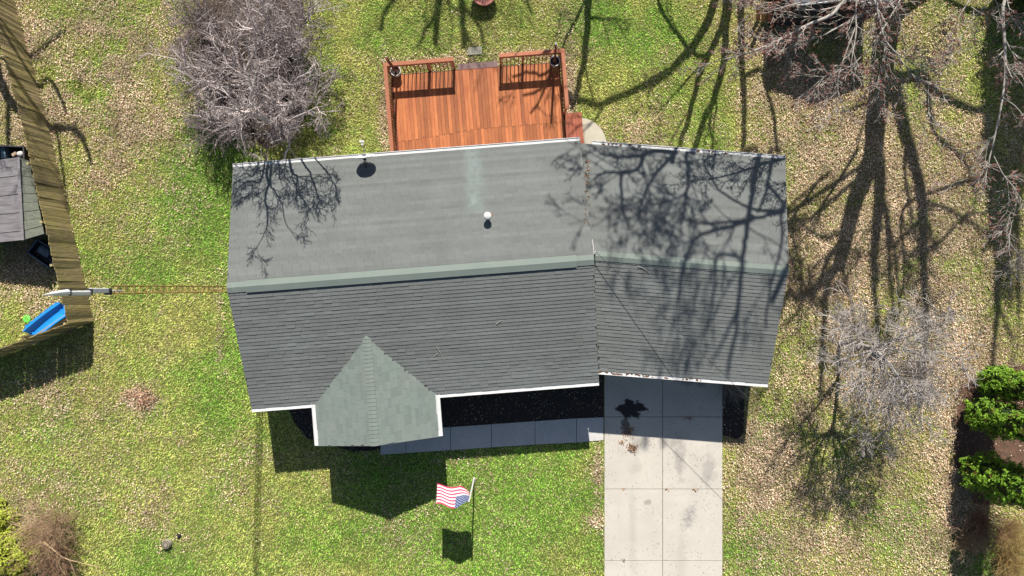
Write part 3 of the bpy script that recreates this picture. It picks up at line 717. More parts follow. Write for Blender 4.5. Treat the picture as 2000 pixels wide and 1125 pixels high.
# ------------------------------------------------------------------ fence on the left
def fence_mat():
    m, t, b = node_mat('mossy_fence_wood'); v = pos(t, (5, 5, .9)); n1 = noise(t, 2.5, 5, .7, v)
    c = mixc(t, n1, (.30, .235, .125), (.17, .125, .07))
    c = mixc(t, math_n(t, 'MULTIPLY', noise(t, 1.3, 4, .6, pos(t)), .55), c, (.25, .215, .045))
    oi = nn(t, 'ShaderNodeObjectInfo'); f = math_n(t, 'MULTIPLY_ADD', oi.outputs['Random'], 1.1, .45); cc = nn(t, 'ShaderNodeCombineColor'); [t.links.new(f, cc.inputs[i]) for i in range(3)]
    c = mixc(t, 1.0, c, cc.outputs[0], 'MULTIPLY')
    t.links.new(c, b.inputs['Base Color']); b.inputs['Roughness'].default_value = .9; bump(t, b, n1, .6, .02); return m
M_FENCE = fence_mat(); FH = 1.74
def picket_mesh(k):
    m_ = MB(); hh = FH + (-.03, 0, .03, -.015)[k]
    V = [(-.0725, 0, .02), (.0725, 0, .02), (.0725, 0, hh - .03), (.05, 0, hh), (-.05, 0, hh), (-.0725, 0, hh - .03)]
    V2 = [(x, .02, z) for x, y, z in V]; n = 6
    m_.add(V + V2, [tuple(range(n)), tuple(range(2 * n - 1, n - 1, -1))] + [(i, n + i, n + (i + 1) % n, (i + 1) % n) for i in range(n)])
    me = mesh_np('picket', np.concatenate(m_.V), [np.array(f) for f in m_.F.values()]); me.materials.append(M_FENCE); return me
PM = [picket_mesh(k) for k in range(4)]
def fence(label, line):
    P = [G(*q)[:2] for q in line]; fo = thing('wooden_fence', label, 'fence', (*P[0], 0), 'wooden fences on the left')
    m_ = MB()
    for a, b in zip(P[:-1], P[1:]):
        d = b - a; L = np.linalg.norm(d); d /= L; n_ = np.array([-d[1], d[0]]); ang = math.atan2(d[1], d[0])
        nbp = int(L / .143)
        for i in range(nbp):
            q = a + d * (i + .5) * L / nbp
            o_ = bpy.data.objects.new('picket', PM[random.randrange(4)]); COL.objects.link(o_); o_.parent = fo
            o_.location = (q[0] - P[0][0] + n_[0] * random.uniform(-.004, .004), q[1] - P[0][1], 0); o_.rotation_euler = (random.gauss(0, .006), random.gauss(0, .008), ang + math.pi + random.gauss(0, .03))
        for z in (.35, .9, 1.45): m_.bar([*(a + n_ * .045), z], [*(b + n_ * .045), z], .04, .09)
        for i in range(int(L / 2.4) + 1):
            q = a + d * min(i * 2.4, L - .05) + n_ * .11; m_.box([*q, FH / 2], .09, .09, FH, ang)
    m_.build('rail_frame', M_FENCE, fo)
fence('weathered mossy picket fence running up the left side of the lawn', [(183, 627), (140, 440), (95, 245), (28, 0), (-25, -170)])
fence('shaded picket fence running left from the lower fence corner', [(-80, 726), (0, 696), (182, 628)])

# ------------------------------------------------------------------ neighbour's yard
M_ROOFB = simple('grey_roof_boards', (.23, .215, .22), (.12, .11, .115), 1.5, .9, stretch=(.6, 6, 6), bstr=.3)
M_ROOFM = simple('mossy_grey_boards', (.20, .21, .17), (.11, .12, .085), 2.5, .9, stretch=(.6, 6, 6), bstr=.3)
shed = thing('playhouse_shed', 'low grey board roofed shed behind the mossy fence', 'shed', (*G(20, 400, 0)[:2], 0))
ra, rb = G(37, 307, 1.75), G(46, 469, 1.75); ea, eb = G(60, 316, 1.40), G(86, 457, 1.40); la, lb = G(-80, 322, 1.25), G(-80, 482, 1.25)
nbd = 9
for i in range(nbd):
    for (A, B, C, D, mat, nm) in ((ra, rb, ea, eb, M_ROOFM, 'roof_board'), (ra, rb, la, lb, M_ROOFB, 'roof_board')):
        t0, t1 = i / nbd, (i + .96) / nbd; m_ = MB(); lift = np.array([0, 0, .02 * (i % 2)])
        q = [A + (B - A) * t0, C + (D - C) * t0, C + (D - C) * t1, A + (B - A) * t1]; q = [x + lift for x in q]
        m_.add(q + [x - [0, 0, .03] for x in q], [(0, 1, 2, 3), (7, 6, 5, 4), (0, 4, 5, 1), (1, 5, 6, 2), (2, 6, 7, 3), (3, 7, 4, 0)]); m_.build(nm, mat, shed)
m_ = MB(); m_.bar(ra + [0, 0, .045], rb + [0, 0, .045], .12, .03); m_.build('ridge_board', M_ROOFB, shed)
def w_off(p, z): return np.array([p[0], p[1], z])
m_ = MB(); fr_, fl_ = eb + [-.08, .12, 0], lb + [0, .12, 0]
m_.add([w_off(fr_, 0), w_off(fl_, 0), w_off(fl_, 1.2), w_off(rb + [0, .12, 0], 1.7), w_off(fr_, 1.28)], [(0, 1, 2, 3, 4)])
br_, bl_ = ea + [-.08, -.12, 0], la + [0, -.12, 0]; m_.add([w_off(br_, 0), w_off(bl_, 0), w_off(bl_, 1.2), w_off(ra + [0, -.12, 0], 1.7), w_off(br_, 1.28)], [(4, 3, 2, 1, 0)])
m_.add([w_off(fr_, 0), w_off(fr_, 1.28), w_off(br_, 1.28), w_off(br_, 0)], [(0, 1, 2, 3)])
m_.build('wall', simple('grey_shed_wall', (.10, .095, .10), (.07, .065, .07)), shed)

def open_box(name, label, cat, px4, h, mat, inner, th=.03, base=0.0):
    P = [G(x, y, h) for x, y in px4]; c = np.mean(P, axis=0); c[2] = base; t_ = thing(name, label, cat, c)
    m_ = MB()
    for i in range(4):
        a, b = P[i], P[(i + 1) % 4]; m_.bar([*a[:2], base + h / 2], [*b[:2], base + h / 2], th, h - .02)
    m_.build('side_wall', mat, t_)
    m_ = MB()
    for i in range(4): m_.bar(P[i], P[(i + 1) % 4], th + .03, .03)
    m_.build('rim', inner, t_)
    m_ = MB(); m_.prism([(p[0], p[1]) for p in P][::-1], base + .03, base + .06); m_.build('floor', mat, t_); return t_, P
M_TUB = simple('dark_blue_plastic', (.035, .05, .065), rough=.5); M_TUBR = simple('slate_plastic_rim', (.11, .16, .19), rough=.5)
tub, P = open_box('storage_tub', 'dark open plastic tub in the shade below the shed', 'tub', [(73, 468), (113, 494), (96, 523), (54, 493)], .36, M_TUB, M_TUBR)
c = np.mean(P, axis=0)
m_ = MB(); m_.box([c[0] - .02, c[1] + .08, .22], .5, .34, .14, -.55); m_.box([c[0] - .1, c[1] + .16, .30], .3, .18, .05, -.4); m_.box([c[0] + .15, c[1] - .02, .29], .12, .16, .07, .2)
tag(m_.build('grey_bundle', simple('grey_blue_cloth', (.20, .24, .27)), None, bevel=.03), 'grey bundle lying inside the dark plastic tub', 'bundle')
bin_, P = open_box('storage_bin', 'black open bin above the shed roof at the left edge', 'bin', [(-30, 284), (46, 286), (47, 318), (-30, 318)], .7, simple('black_plastic', (.015, .016, .018), rough=.5), simple('grey_black_rim', (.06, .06, .06), rough=.5))
c = G(7, 297, .5); m_ = MB(); m_.box(c - [0, 0, .1], .2, .55, .3, .05); tag(m_.build('blue_crate', simple('slate_blue', (.12, .19, .24)), None, bevel=.02), 'slate blue crate inside the black bin', 'crate')
m_ = MB(); c = G(40, 301, .62); m_.lathe(c, [(0, .1), (.10, .08), (.13, 0), (.09, -.25), (0, -.28)], 9); tag(m_.build('white_sack', simple('white_sack', (.6, .6, .58)), None, True), 'crumpled white sack in the black bin', 'sack')
m_ = MB(); c = G(30, 302, .6); m_.box(c, .2, .14, .2, .6); tag(m_.build('cardboard_box', simple('tan_card', (.42, .30, .22)), None, bevel=.02), 'small tan box beside the white sack', 'box')

# blue slide: a trough with flanges and ribs
sa, sb = G(58, 655, .45), G(121, 606, .62); ax = sb - sa; Ls = np.linalg.norm(ax); ax /= Ls; sd = np.cross(ax, [0, 0, 1]); sd /= np.linalg.norm(sd); su = np.cross(sd, ax)
sl = thing('blue_slide', 'bright blue plastic slide leaning by the fence corner', 'slide', (*((sa + sb) / 2)[:2], 0))
prof = [(-.34, .10), (-.30, .13), (-.25, .12), (-.22, .0), (-.12, -.07), (.12, -.07), (.22, .0), (.25, .12), (.30, .13), (.34, .10), (.30, .10), (.27, .08), (.25, -.03), (.13, -.105), (-.13, -.105), (-.25, -.03), (-.27, .08), (-.30, .10)]
m_ = MB(); ns = 14; n = len(prof); V = []
for i in range(ns + 1):
    t = i / ns - .5; bend = -.10 * (2 * t) ** 2
    for x, y in prof: V.append((sa + sb) / 2 + ax * (t * 2.05) + sd * x + su * (y + bend))
F = [(i * n + j, i * n + (j + 1) % n, (i + 1) * n + (j + 1) % n, (i + 1) * n + j) for i in range(ns) for j in range(n)]
m_.add(V, F); M_BLUE = simple('blue_plastic', (.02, .27, .76), (.015, .22, .68), 2, .4, bstr=0); m_.build('trough', M_BLUE, sl, True)
m_ = MB()
for i in range(6): m_.box((sa + sb) / 2 + ax * (-.75 + i * .28) - sd * .36 + su * (.02), .09, .10, .10, math.atan2(ax[1], ax[0]))
m_.bar((sa + sb) / 2 - ax * .85 - sd * .36 - su * .03, (sa + sb) / 2 + ax * .9 - sd * .36 - su * .03, .10, .08); m_.build('side_rib', M_BLUE, sl)
m_ = MB()
for t in (-.8, .8): m_.bar((sa + sb) / 2 + ax * t - su * .1, [*((sa + sb) / 2 + ax * t)[:2], 0], .4, .05, ax)
m_.build('foot', M_BLUE, sl)
pa, pb = G(70, 659, .5), G(131, 618, .6); m_ = MB(); m_.bar(pa, pb, .22, .03, (0, -.5, 1)); tag(m_.build('pale_plank', simple('pale_plank_wood', (.50, .43, .33)), None), 'pale plank lying between the blue slide and the fence', 'plank')
dc = G(52.5, 623, .02); dc[2] = .02; fr_o = thing('flying_disc', 'lime green flying disc on the neighbouring grass', 'disc', dc)
m_ = MB(); m_.lathe(dc, [(.001, .030), (.10, .030), (.14, .028), (.165, .018), (.172, 0), (.162, .002), (.15, .02)], 32); m_.build('plate', simple('lime_plastic', (.16, .62, .08), (.14, .55, .07), rough=.5, bstr=0), fr_o, True)
m_ = MB()
for a in (0, 2.1, 4.2): m_.box(dc + [.045 * math.cos(a), .045 * math.sin(a), .031], .022, .05, .003, a)
m_.build('printed_mark', simple('dark_green_print', (.02, .13, .03)), fr_o)
m_ = MB(); c = G(14, 530, .2)
for k in range(3): m_.tube([G(2, 522, .05), G(10 + 3 * k, 512 - 6 * k, .25), G(22, 490 - 3 * k, .1)], .012, 5)
tag(m_.build('bent_stick', simple('stick_tan', (.30, .20, .12)), None), 'thin bent sticks left of the dark tub', 'stick')

# ------------------------------------------------------------------ shed in the top right corner
shy = G(0, 50, 0)[1]; x0, x1 = G(1497, 0)[0], G(1683, 0)[0]; xm = (x0 + x1) / 2
s2 = thing('garden_shed', 'dark garden shed at the top edge with peaked roof', 'shed', (xm, shy, 0))
M_SHW = simple('dark_shed_siding', (.030, .029, .030), (.022, .021, .022), 3, .8, stretch=(.5, .5, 12)); M_SHR = simple('grey_shed_shingle', (.15, .15, .16), (.10, .10, .11), 6, .9)
D_ = 4.0; EW, PK = 2.2, 2.85
m_ = MB(); P = [(x0 + .12, shy, 0), (x1 - .12, shy, 0), (x1 - .12, shy, EW), (xm, shy, PK - .08), (x0 + .12, shy, EW)]
m_.add(P + [(x, y + D_, z) for x, y, z in P], [(0, 1, 2, 3, 4), (9, 8, 7, 6, 5), (1, 6, 7, 2), (0, 4, 9, 5)]); m_.build('wall', M_SHW, s2)
for sg in (-1, 1):
    m_ = MB(); xe = xm + sg * (x1 - x0 + .2) / 2; a, b = np.array([xe, shy - .1, EW]), np.array([xm, shy - .1, PK]); dY = np.array([0, D_ + .2, 0])
    q = [a, b, b + dY, a + dY]; m_.add(q + [x + [0, 0, .06] for x in q], [(3, 2, 1, 0), (4, 5, 6, 7), (0, 1, 5, 4), (1, 2, 6, 5), (2, 3, 7, 6), (3, 0, 4, 7)]); m_.build('roof_panel', M_SHR, s2)
    m_ = MB(); m_.bar(a + [0, -.02, .02], b + [0, -.02, .02], .03, .11); m_.build('rake_trim', M_WHITE, s2)
for i in range(9):
    m_ = MB(); z = .12 + i * .24; m_.box([xm, shy - .012, z], x1 - x0 - .26, .02, .225); m_.build('siding_board', M_SHW, s2)
for k, (xa, ya, xb, yb, hb, cc, lb) in enumerate(((1481, 40, 1481, 8, .9, (.40, .20, .09), 'short tan board leaning beside the dark shed'), (1491, 43, 1491, -6, 1.5, (.45, .25, .09), 'long tan board leaning beside the dark shed'), (1503, 44, 1504, 5, 1.1, (.38, .15, .10), 'reddish board leaning against the dark shed'))):
    m_ = MB(); a, b = G(xa, ya, .02), G(xb, yb, hb); m_.bar(a, b, .17, .04, (0, -1, .6)); tag(m_.build('leaning_board', simple('lumber_%d' % k, cc), None), lb, 'board', 'boards leaning by the shed')

# ------------------------------------------------------------------ planter at the top edge, stump, stake
pc = G(945.5, -6, 0); pl = thing('round_planter', 'round terracotta planter at the top edge of the lawn', 'planter', pc)
m_ = MB(); m_.lathe(pc, [(.001, 0), (.42, 0), (.50, .38), (.54, .38), (.55, .47), (.48, .47), (.45, .36), (.001, .36)], 14); m_.build('pot', simple('terracotta', (.45, .20, .16), (.36, .15, .12), 4, .8), pl)
m_ = MB()
for i in range(150):
    a, r_ = random.uniform(0, 6.28), random.uniform(0, .30); q = pc + [r_ * math.cos(a), r_ * math.sin(a), .36]; l = random.uniform(.2, .42); e_ = random.uniform(.2, .7)
    m_.tube([q, q + [e_ * l * math.cos(a) * .6, e_ * l * math.sin(a) * .6, l * .7], q + [e_ * l * 1.5 * math.cos(a), e_ * l * 1.5 * math.sin(a), l * .75]], [.006, .005, .002], 3, False)
dp = m_.build('dead_stems', simple('straw_stems', (.50, .43, .38), (.30, .22, .18), 30), pl); tag(dp, kind='stuff')
sc_ = G(328, 1061, 0); st = thing('stump', 'small round weathered stump on the left front lawn', 'stump', sc_)
m_ = MB(); m_.lathe(sc_, [(.001, .20), (.06, .205), (.13, .20), (.17, .19), (.19, .17), (.21, 0)], 18); m_.build('top', simple('grey_stump_wood', (.32, .28, .22), (.20, .17, .12), 12, .9), st)
m_ = MB(); m_.lathe(sc_, [(.08, .207), (.10, .212), (.12, .207)], 18); m_.lathe(sc_, [(.15, .20), (.17, .205), (.185, .19)], 18); m_.build('growth_ring', simple('dark_ring_wood', (.12, .10, .07)), st)
lc = G(350, 1046, 0); lo = thing('stake_light', 'small black stake light lying by the stump', 'stake light', lc)
m_ = MB(); m_.tube([lc + [-.06, -.12, .03], lc + [.10, .0, .05]], .022, 8); m_.build('stake', M_DK, lo); m_ = MB(); m_.lathe(lc + [.0, .04, .03], [(0, .07), (.07, .06), (.08, .0), (.05, -.02)], 12); m_.build('lamp_head', M_DK, lo)

# ------------------------------------------------------------------ trees
def nrm(v): return v / (math.sqrt(v[0] * v[0] + v[1] * v[1] + v[2] * v[2]) + 1e-9)
def grow(TT, p, d, L, r, lvl, P, tips=None):
    """one branch with its side branches; TT = (thick tubes, twig tubes)"""
    n = max(3, int(L / P['seg'])); pts = [p]; d = nrm(d)
    for i in range(n):
        d = nrm(d + rng.normal(0, P['wig'], 3) + np.array([0, 0, P['up']])); p = p + d * L / n; pts.append(p)
    pts = np.array(pts); rad = np.linspace(r, max(r * .4, P['rmin']), n + 1)
    TT[1 if (lvl <= P.get('tl', -1) or (r <= P['thick'] and 'tl' not in P)) else 0].add(pts, rad, 6 if r > P['thick'] else 3)
    if tips is not None and lvl == 0: tips.append(pts[len(pts) // 2:])
    if lvl <= 0: return
    k = P['kids'][lvl]
    for i in range(k):
        t = P['t0'] + (1 - P['t0']) * (i + rng.random()) / k; f = t * n; a = min(int(f), n - 1); q = pts[a] + (pts[a + 1] - pts[a]) * (f - a)
        td = nrm(pts[a + 1] - pts[a]); perp = nrm(cross1(td, rng.normal(0, 1, 3)))
        ang = rng.uniform(*P['ang']); nd = td * math.cos(ang) + perp * math.sin(ang)
        grow(TT, q, nd, L * rng.uniform(*P['len']) * (1 - .35 * t), max(rad[a] * rng.uniform(.45, .7), P['rmin']), lvl - 1, P, tips)
def bark(name, c1, c2): return simple(name, c1, c2, 9, .9, stretch=(1, 1, .4), bstr=.3)
M_BARK1 = bark('pinkish_grey_bark', (.66, .58, .56), (.46, .39, .375)); M_BARK2 = bark('pale_grey_bark', (.45, .41, .385), (.30, .265, .245)); M_BARK3 = bark('grey_brown_bark', (.20, .175, .15), (.12, .10, .085)); M_BARK4 = bark('silver_maple_bark', (.42, .39, .35), (.28, .25, .22))
M_TWIG1 = bark('rosy_brown_twig', (.30, .245, .235), (.18, .14, .135))
M_BUD = simple('red_buds', (.36, .12, .09), (.24, .08, .06), 20)
def caster(px, py, Ye):
    q = surf(px, py); dy = Ye - q[1]; return np.array([q[0] + dy * SDX / COT, Ye, q[2] + dy / COT])
def smooth_line(Q, sub=4, jit=.012):
    Q = np.asarray(Q, float); n = len(Q); R_ = []
    for i in range(n - 1):
        for k in range(sub):
            t = k / sub; a = Q[max(i - 1, 0)]; b = Q[i]; c = Q[i + 1]; d = Q[min(i + 2, n - 1)]
            R_.append(.5 * ((2 * b) + (c - a) * t + (2 * a - 5 * b + 4 * c - d) * t * t + (3 * b - a - 3 * c + d) * t ** 3))
    R_.append(Q[-1]); R_ = np.array(R_); R_[1:-1] += rng.normal(0, jit, (len(R_) - 2, 3)); return R_
def limb3(A, B, Q, r0, r1, kids, P, kl, lvl):
    R_ = smooth_line(Q); rad = np.linspace(r0, r1, len(R_)); A.add(R_, rad, 7)
    for k in range(kids):
        f = rng.uniform(.15, 1) * (len(R_) - 1); a = min(int(f), len(R_) - 2); td = nrm(R_[a + 1] - R_[a]); perp = nrm(cross1(td, rng.normal(0, 1, 3))); ang = rng.uniform(.4, 1.05)
        grow((A, B), R_[a], td * math.cos(ang) + perp * math.sin(ang), rng.uniform(*kl) * (1 - .4 * f / len(R_)), max(rad[a] * .55, P['rmin']), lvl, P)
def small_tree(label, base, stems, P, mat, lvl=3, group=None, tmat=None, limbs=()):
    t_ = thing('bare_tree', label, 'tree', base, group); A, B = Tubes(), Tubes()
    for d, L, r in stems: grow((A, B), np.array(base, float), np.array(d, float), L, r, lvl, P)
    for Q, r0, r1, kids, kl, lv in limbs: limb3(A, B, Q, r0, r1, kids, P, kl, lv)
    A.build('trunk', mat, t_); B.build('crown', tmat or mat, t_)
    return t_
def ring(n, spread, L, r, lean=(0, 0), ph=0.0):
    return [((math.cos(ph + i * 6.283 / n) * spread * rng.uniform(.7, 1.2) + lean[0], math.sin(ph + i * 6.283 / n) * spread * rng.uniform(.7, 1.2) + lean[1], 1), L * rng.uniform(.85, 1.15), r * rng.uniform(.8, 1.1)) for i in range(n)]
PS = dict(seg=.15, wig=.17, up=.035, rmin=.0085, tl=0, thick=.03, kids={4: 6, 3: 7, 2: 7, 1: 5}, t0=.2, ang=(.45, 1.05), len=(.42, .68))
GT = 'bare trees in the back yard'
ba = np.array([*G(572, 262)[:2], 0])
def rl(pts, Ya, Yb, r0, r1, kids): return ([ba + rng.normal(0, .03, 3) * [1, 1, 0], ba + [rng.normal(0, .12), rng.normal(0, .1), 1.5]] + [caster(x, y, Ya + (Yb - Ya) * i / (len(pts) - 1)) for i, (x, y) in enumerate(pts)], r0, r1, kids, (.8, 1.7), 2)
RL = [rl([(522, 330), (525, 360), (518, 381), (522, 411), (521, 447), (499, 490)], 6.3, 5.7, .075, .012, 11),
      rl([(512, 345), (490, 354), (466, 368), (455, 400)], 6.2, 5.4, .055, .010, 9),
      rl([(528, 350), (536, 372), (551, 399), (557, 432), (580, 470)], 6.4, 6.8, .055, .010, 9),
      rl([(569, 330), (581, 345), (580, 375), (599, 399), (617, 432)], 6.6, 6.0, .07, .010, 11),
      rl([(599, 328), (611, 351), (626, 393), (655, 402)], 6.6, 7.0, .055, .010, 9),
      rl([(635, 333), (650, 355), (664, 372)], 6.4, 6.0, .04, .010, 7),
      rl([(500, 335), (480, 340), (462, 350)], 6.6, 7.4, .05, .010, 8), rl([(545, 335), (548, 350), (552, 365)], 6.8, 8.2, .05, .010, 9)]
small_tree('bare twiggy tree nearest the back left roof corner', ba, ring(4, .5, 3.6, .07, (-.10, .05)), PS, M_BARK1, 3, GT, M_TWIG1, RL)
small_tree('bare gnarled tree left of the tree by the roof corner', (*G(485, 165)[:2], 0), ring(8, .58, 3.2, .08, (-.02, -.08), .6), PS, M_BARK1, 3, GT, M_TWIG1)
small_tree('bare pink grey tree at the top edge left of the planter', (*G(572, 85)[:2], 0), ring(9, .58, 3.2, .07, (0, -.1), .3), PS, M_BARK1, 3, GT, M_TWIG1)
PR = dict(seg=.17, wig=.16, up=.01, rmin=.0085, thick=.03, kids={4: 5, 3: 8, 2: 6, 1: 5}, t0=.25, ang=(.45, 1.05), len=(.45, .72))
bm = np.array([*G(1638, 668)[:2], 0]); fk = caster(1624, 842, bm[1])
def ml(pts, Yb, r0, r1, kids): return ([fk] + [caster(x, y, bm[1] + (Yb - bm[1]) * (i + 1) / len(pts)) for i, (x, y) in enumerate(pts)], r0 * .85, r1, kids, (1.0, 2.2), 2)
ML = [([bm, caster(1637, 725, bm[1]), caster(1632, 796, bm[1]), fk], .10, .075, 4, (.8, 1.4), 2),
      ml([(1596, 878), (1582, 920), (1570, 970)], -3.6, .06, .012, 11), ml([(1590, 862), (1553, 885), (1521, 924)], -2.8, .055, .012, 11), ml([(1635, 903), (1642, 945), (1664, 1020)], -4.0, .06, .012, 12),
      ml([(1607, 896), (1596, 974), (1590, 1010)], -1.2, .05, .010, 11), ml([(1650, 880), (1678, 924), (1700, 955)], -5.2, .055, .012, 12), ml([(1660, 860), (1700, 880), (1730, 900)], -4.6, .05, .012, 12),
      ml([(1600, 850), (1570, 845), (1540, 850)], -1.0, .045, .010, 9), ml([(1640, 870), (1655, 900), (1690, 990)], -2.2, .05, .010, 11), ml([(1630, 880), (1625, 930), (1635, 985)], -6.2, .05, .010, 11), ml([(1655, 870), (1690, 905), (1735, 950)], -6.0, .045, .010, 10), ml([(1640, 850), (1675, 850), (1710, 865)], -1.4, .04, .010, 9)]
ML.append(([caster(1636, 740, bm[1]), caster(1600, 790, bm[1] + .2), caster(1585, 807, bm[1] + .5), caster(1553, 842, bm[1] + .6), caster(1535, 860, bm[1] + .6)], .04, .01, 8, (.6, 1.3), 2))
small_tree('low spreading grey bare tree right of the driveway', bm, [], PR, M_BARK2, 3, None, None, ML)

# tall trees beyond the top edge. Limbs are placed where their shadows on lawn and roof say they are.
PT = dict(seg=.4, wig=.14, up=.01, rmin=.014, thick=.05, kids={3: 3, 2: 4, 1: 4}, t0=.25, ang=(.45, 1.0), len=(.42, .7))
def tall_tree(label, base, limbs, mat, twig=2, nk=5, kidlen=(1.2, 2.6), name='bare_tree', kf=.6, wf=1.3):
    """limbs: (list of (px,py), width px start, width px end, Y start, Y end, kids)"""
    t_ = thing(name, label, 'tree', base, 'tall trees past the top edge'); A, B = Tubes(), Tubes(); ALLP = []
    for pts, w0, w1, Y0, Y1, kids in limbs:
        n = len(pts); Q = [caster(x, y, Y0 + (Y1 - Y0) * i / max(1, n - 1)) for i, (x, y) in enumerate(pts)]
        # smooth subdivision with a little wander
        if ALLP:
            D_ = np.concatenate(ALLP); low = D_[D_[:, 2] < Q[0][2] + .3]; low = low if len(low) else D_; dd = ((low - Q[0]) ** 2).sum(1); j_ = dd.argmin()
            if dd[j_] > .05: Q = [low[j_]] + Q; n += 1
        R_ = smooth_line(Q, 4, .015); R_[:, 2] = np.maximum(R_[:, 2], -.3); ALLP.append(R_)
        rad = np.linspace(w0, w1, len(R_)) * .02176 / 2 * wf
        A.add(R_, rad, 8)
        for k in range(int(round(kids * kf))):
            f = rng.uniform(.3, 1) * (len(R_) - 1); a = min(int(f), len(R_) - 2); q = R_[a]; td = nrm(R_[a + 1] - R_[a]); perp = nrm(cross1(td, rng.normal(0, 1, 3)))
            ang = rng.uniform(.4, 1.0); nd = td * math.cos(ang) + perp * math.sin(ang)
            grow((A, B), q, nd, rng.uniform(*kidlen), max(rad[a] * .45, .018), twig, PT)
    return t_, A, B
Y1_ = 13.5
def fin(r, mat): t_, A, B = r; A.build('trunk', mat, t_); B.build('crown', mat, t_); return t_
b1 = np.array([G(1738, 0)[0], Y1_, 0])
T1 = tall_tree('large forked maple at the top right reaching over the shed', b1, [
    ([(1740, -60), (1738, 20), (1727, 90), (1722, 150), (1716, 192)], 40, 34, Y1_, Y1_, 0),
    ([(1730, 140), (1748, 185), (1762, 240), (1775, 288), (1789, 339), (1799, 394), (1802, 454), (1802, 508), (1806, 579), (1809, 632), (1802, 721), (1795, 800)], 24, 6, Y1_, Y1_ + 1.2, 10),
    ([(1716, 192), (1708, 250), (1704, 300), (1690, 344), (1667, 401), (1650, 472), (1638, 525)], 33, 20, Y1_, Y1_ - .6, 2),
    ([(1706, 280), (1716, 330), (1716, 390), (1710, 450), (1708, 490), (1706, 561), (1713, 620), (1716, 690)], 22, 5, Y1_, Y1_ + .6, 8),
    ([(1718, 380), (1731, 419), (1734, 470), (1736, 525), (1742, 579), (1748, 640)], 11, 4, Y1_, Y1_ + .8, 5),
    ([(1731, 430), (1745, 483), (1754, 561), (1756, 620)], 7, 3, Y1_ + .2, Y1_ + 1, 4),
    ([(1640, 515), (1624, 532), (1589, 568), (1553, 584), (1532, 586), (1508, 588)], 13, 7, Y1_ - .6, Y1_ - 1.5, 5),
    ([(1636, 520), (1617, 550), (1610, 600), (1607, 650), (1605, 721), (1600, 780)], 12, 5, Y1_ - .6, Y1_ - .8, 8),
    ([(1640, 520), (1650, 540), (1653, 561), (1663, 600), (1668, 650)], 6, 3, Y1_ - .6, Y1_ - .4, 4),
    ([(1645, 455), (1630, 463), (1610, 466), (1585, 455), (1560, 430), (1538, 405)], 6, 4, Y1_ - .5, Y1_ - 1.4, 2),
    ([(1767, 300), (1767, 337), (1774, 401), (1788, 472)], 5, 5, Y1_ + .5, Y1_ + .8, 0),
    ([(1806, 398), (1845, 408), (1877, 426), (1923, 453), (1960, 470)], 7, 4, Y1_ + .4, Y1_ + .8, 3),
    ([(1877, 426), (1900, 418), (1930, 420)], 5, 3, Y1_ + .6, Y1_ + .7, 1),
    ([(1811, 490), (1841, 469), (1868, 437)], 5, 3, Y1_ + .4, Y1_ + .8, 2),
    ([(1735, 150), (1770, 152), (1800, 148), (1826, 179), (1858, 198), (1900, 215), (1940, 218)], 15, 8, Y1_, Y1_ + .6, 2),
    ([(1805, 155), (1813, 192), (1816, 230), (1829, 266), (1864, 298), (1890, 333), (1905, 380)], 8, 5, Y1_ + .2, Y1_ + .8, 3),
    ([(1698, 205), (1680, 206), (1660, 215), (1640, 222)], 6, 3, Y1_, Y1_ - .5, 2),
    ([(1678, 350), (1650, 372), (1622, 393), (1600, 420)], 6, 3, Y1_ - .2, Y1_ - .6, 2),
    ([(1745, 45), (1765, 22), (1800, 0), (1840, -25)], 15, 10, Y1_, Y1_ + .5, 0),
], M_BARK4)
# red budded low limbs of the same maple that reach into view
PV = dict(seg=.22, wig=.15, up=.02, rmin=.007, thick=.03, kids={3: 6, 2: 6, 1: 5}, t0=.12, ang=(.35, .95), len=(.38, .62))
t1, A1, B1 = T1; tips = []
def view_limb(A, B, pts, h0, h1, r0, r1, kids, kl=(.7, 1.5), tips=tips, lvl=2):
    n = len(pts); Q = np.array([G(x, y, h0 + (h1 - h0) * i / (n - 1)) for i, (x, y) in enumerate(pts)])
    R_ = []
    for i in range(n - 1):
        for k in range(4):
            t = k / 4; a = Q[max(i - 1, 0)]; b = Q[i]; c = Q[i + 1]; d = Q[min(i + 2, n - 1)]
            R_.append(.5 * ((2 * b) + (c - a) * t + (2 * a - 5 * b + 4 * c - d) * t * t + (3 * b - a - 3 * c + d) * t ** 3))
    R_.append(Q[-1]); R_ = np.array(R_); rad = np.linspace(r0, r1, len(R_)); A.add(R_, rad, 7)
    for k in range(kids):
        f = rng.uniform(.12, 1) * (len(R_) - 1); a = min(int(f), len(R_) - 2); td = nrm(R_[a + 1] - R_[a]); perp = nrm(cross1(td, rng.normal(0, 1, 3))); ang = rng.uniform(.3, .9)
        grow((A, B), R_[a], td * math.cos(ang) + perp * math.sin(ang), rng.uniform(*kl), max(rad[a] * .5, .01), lvl, PV, tips)
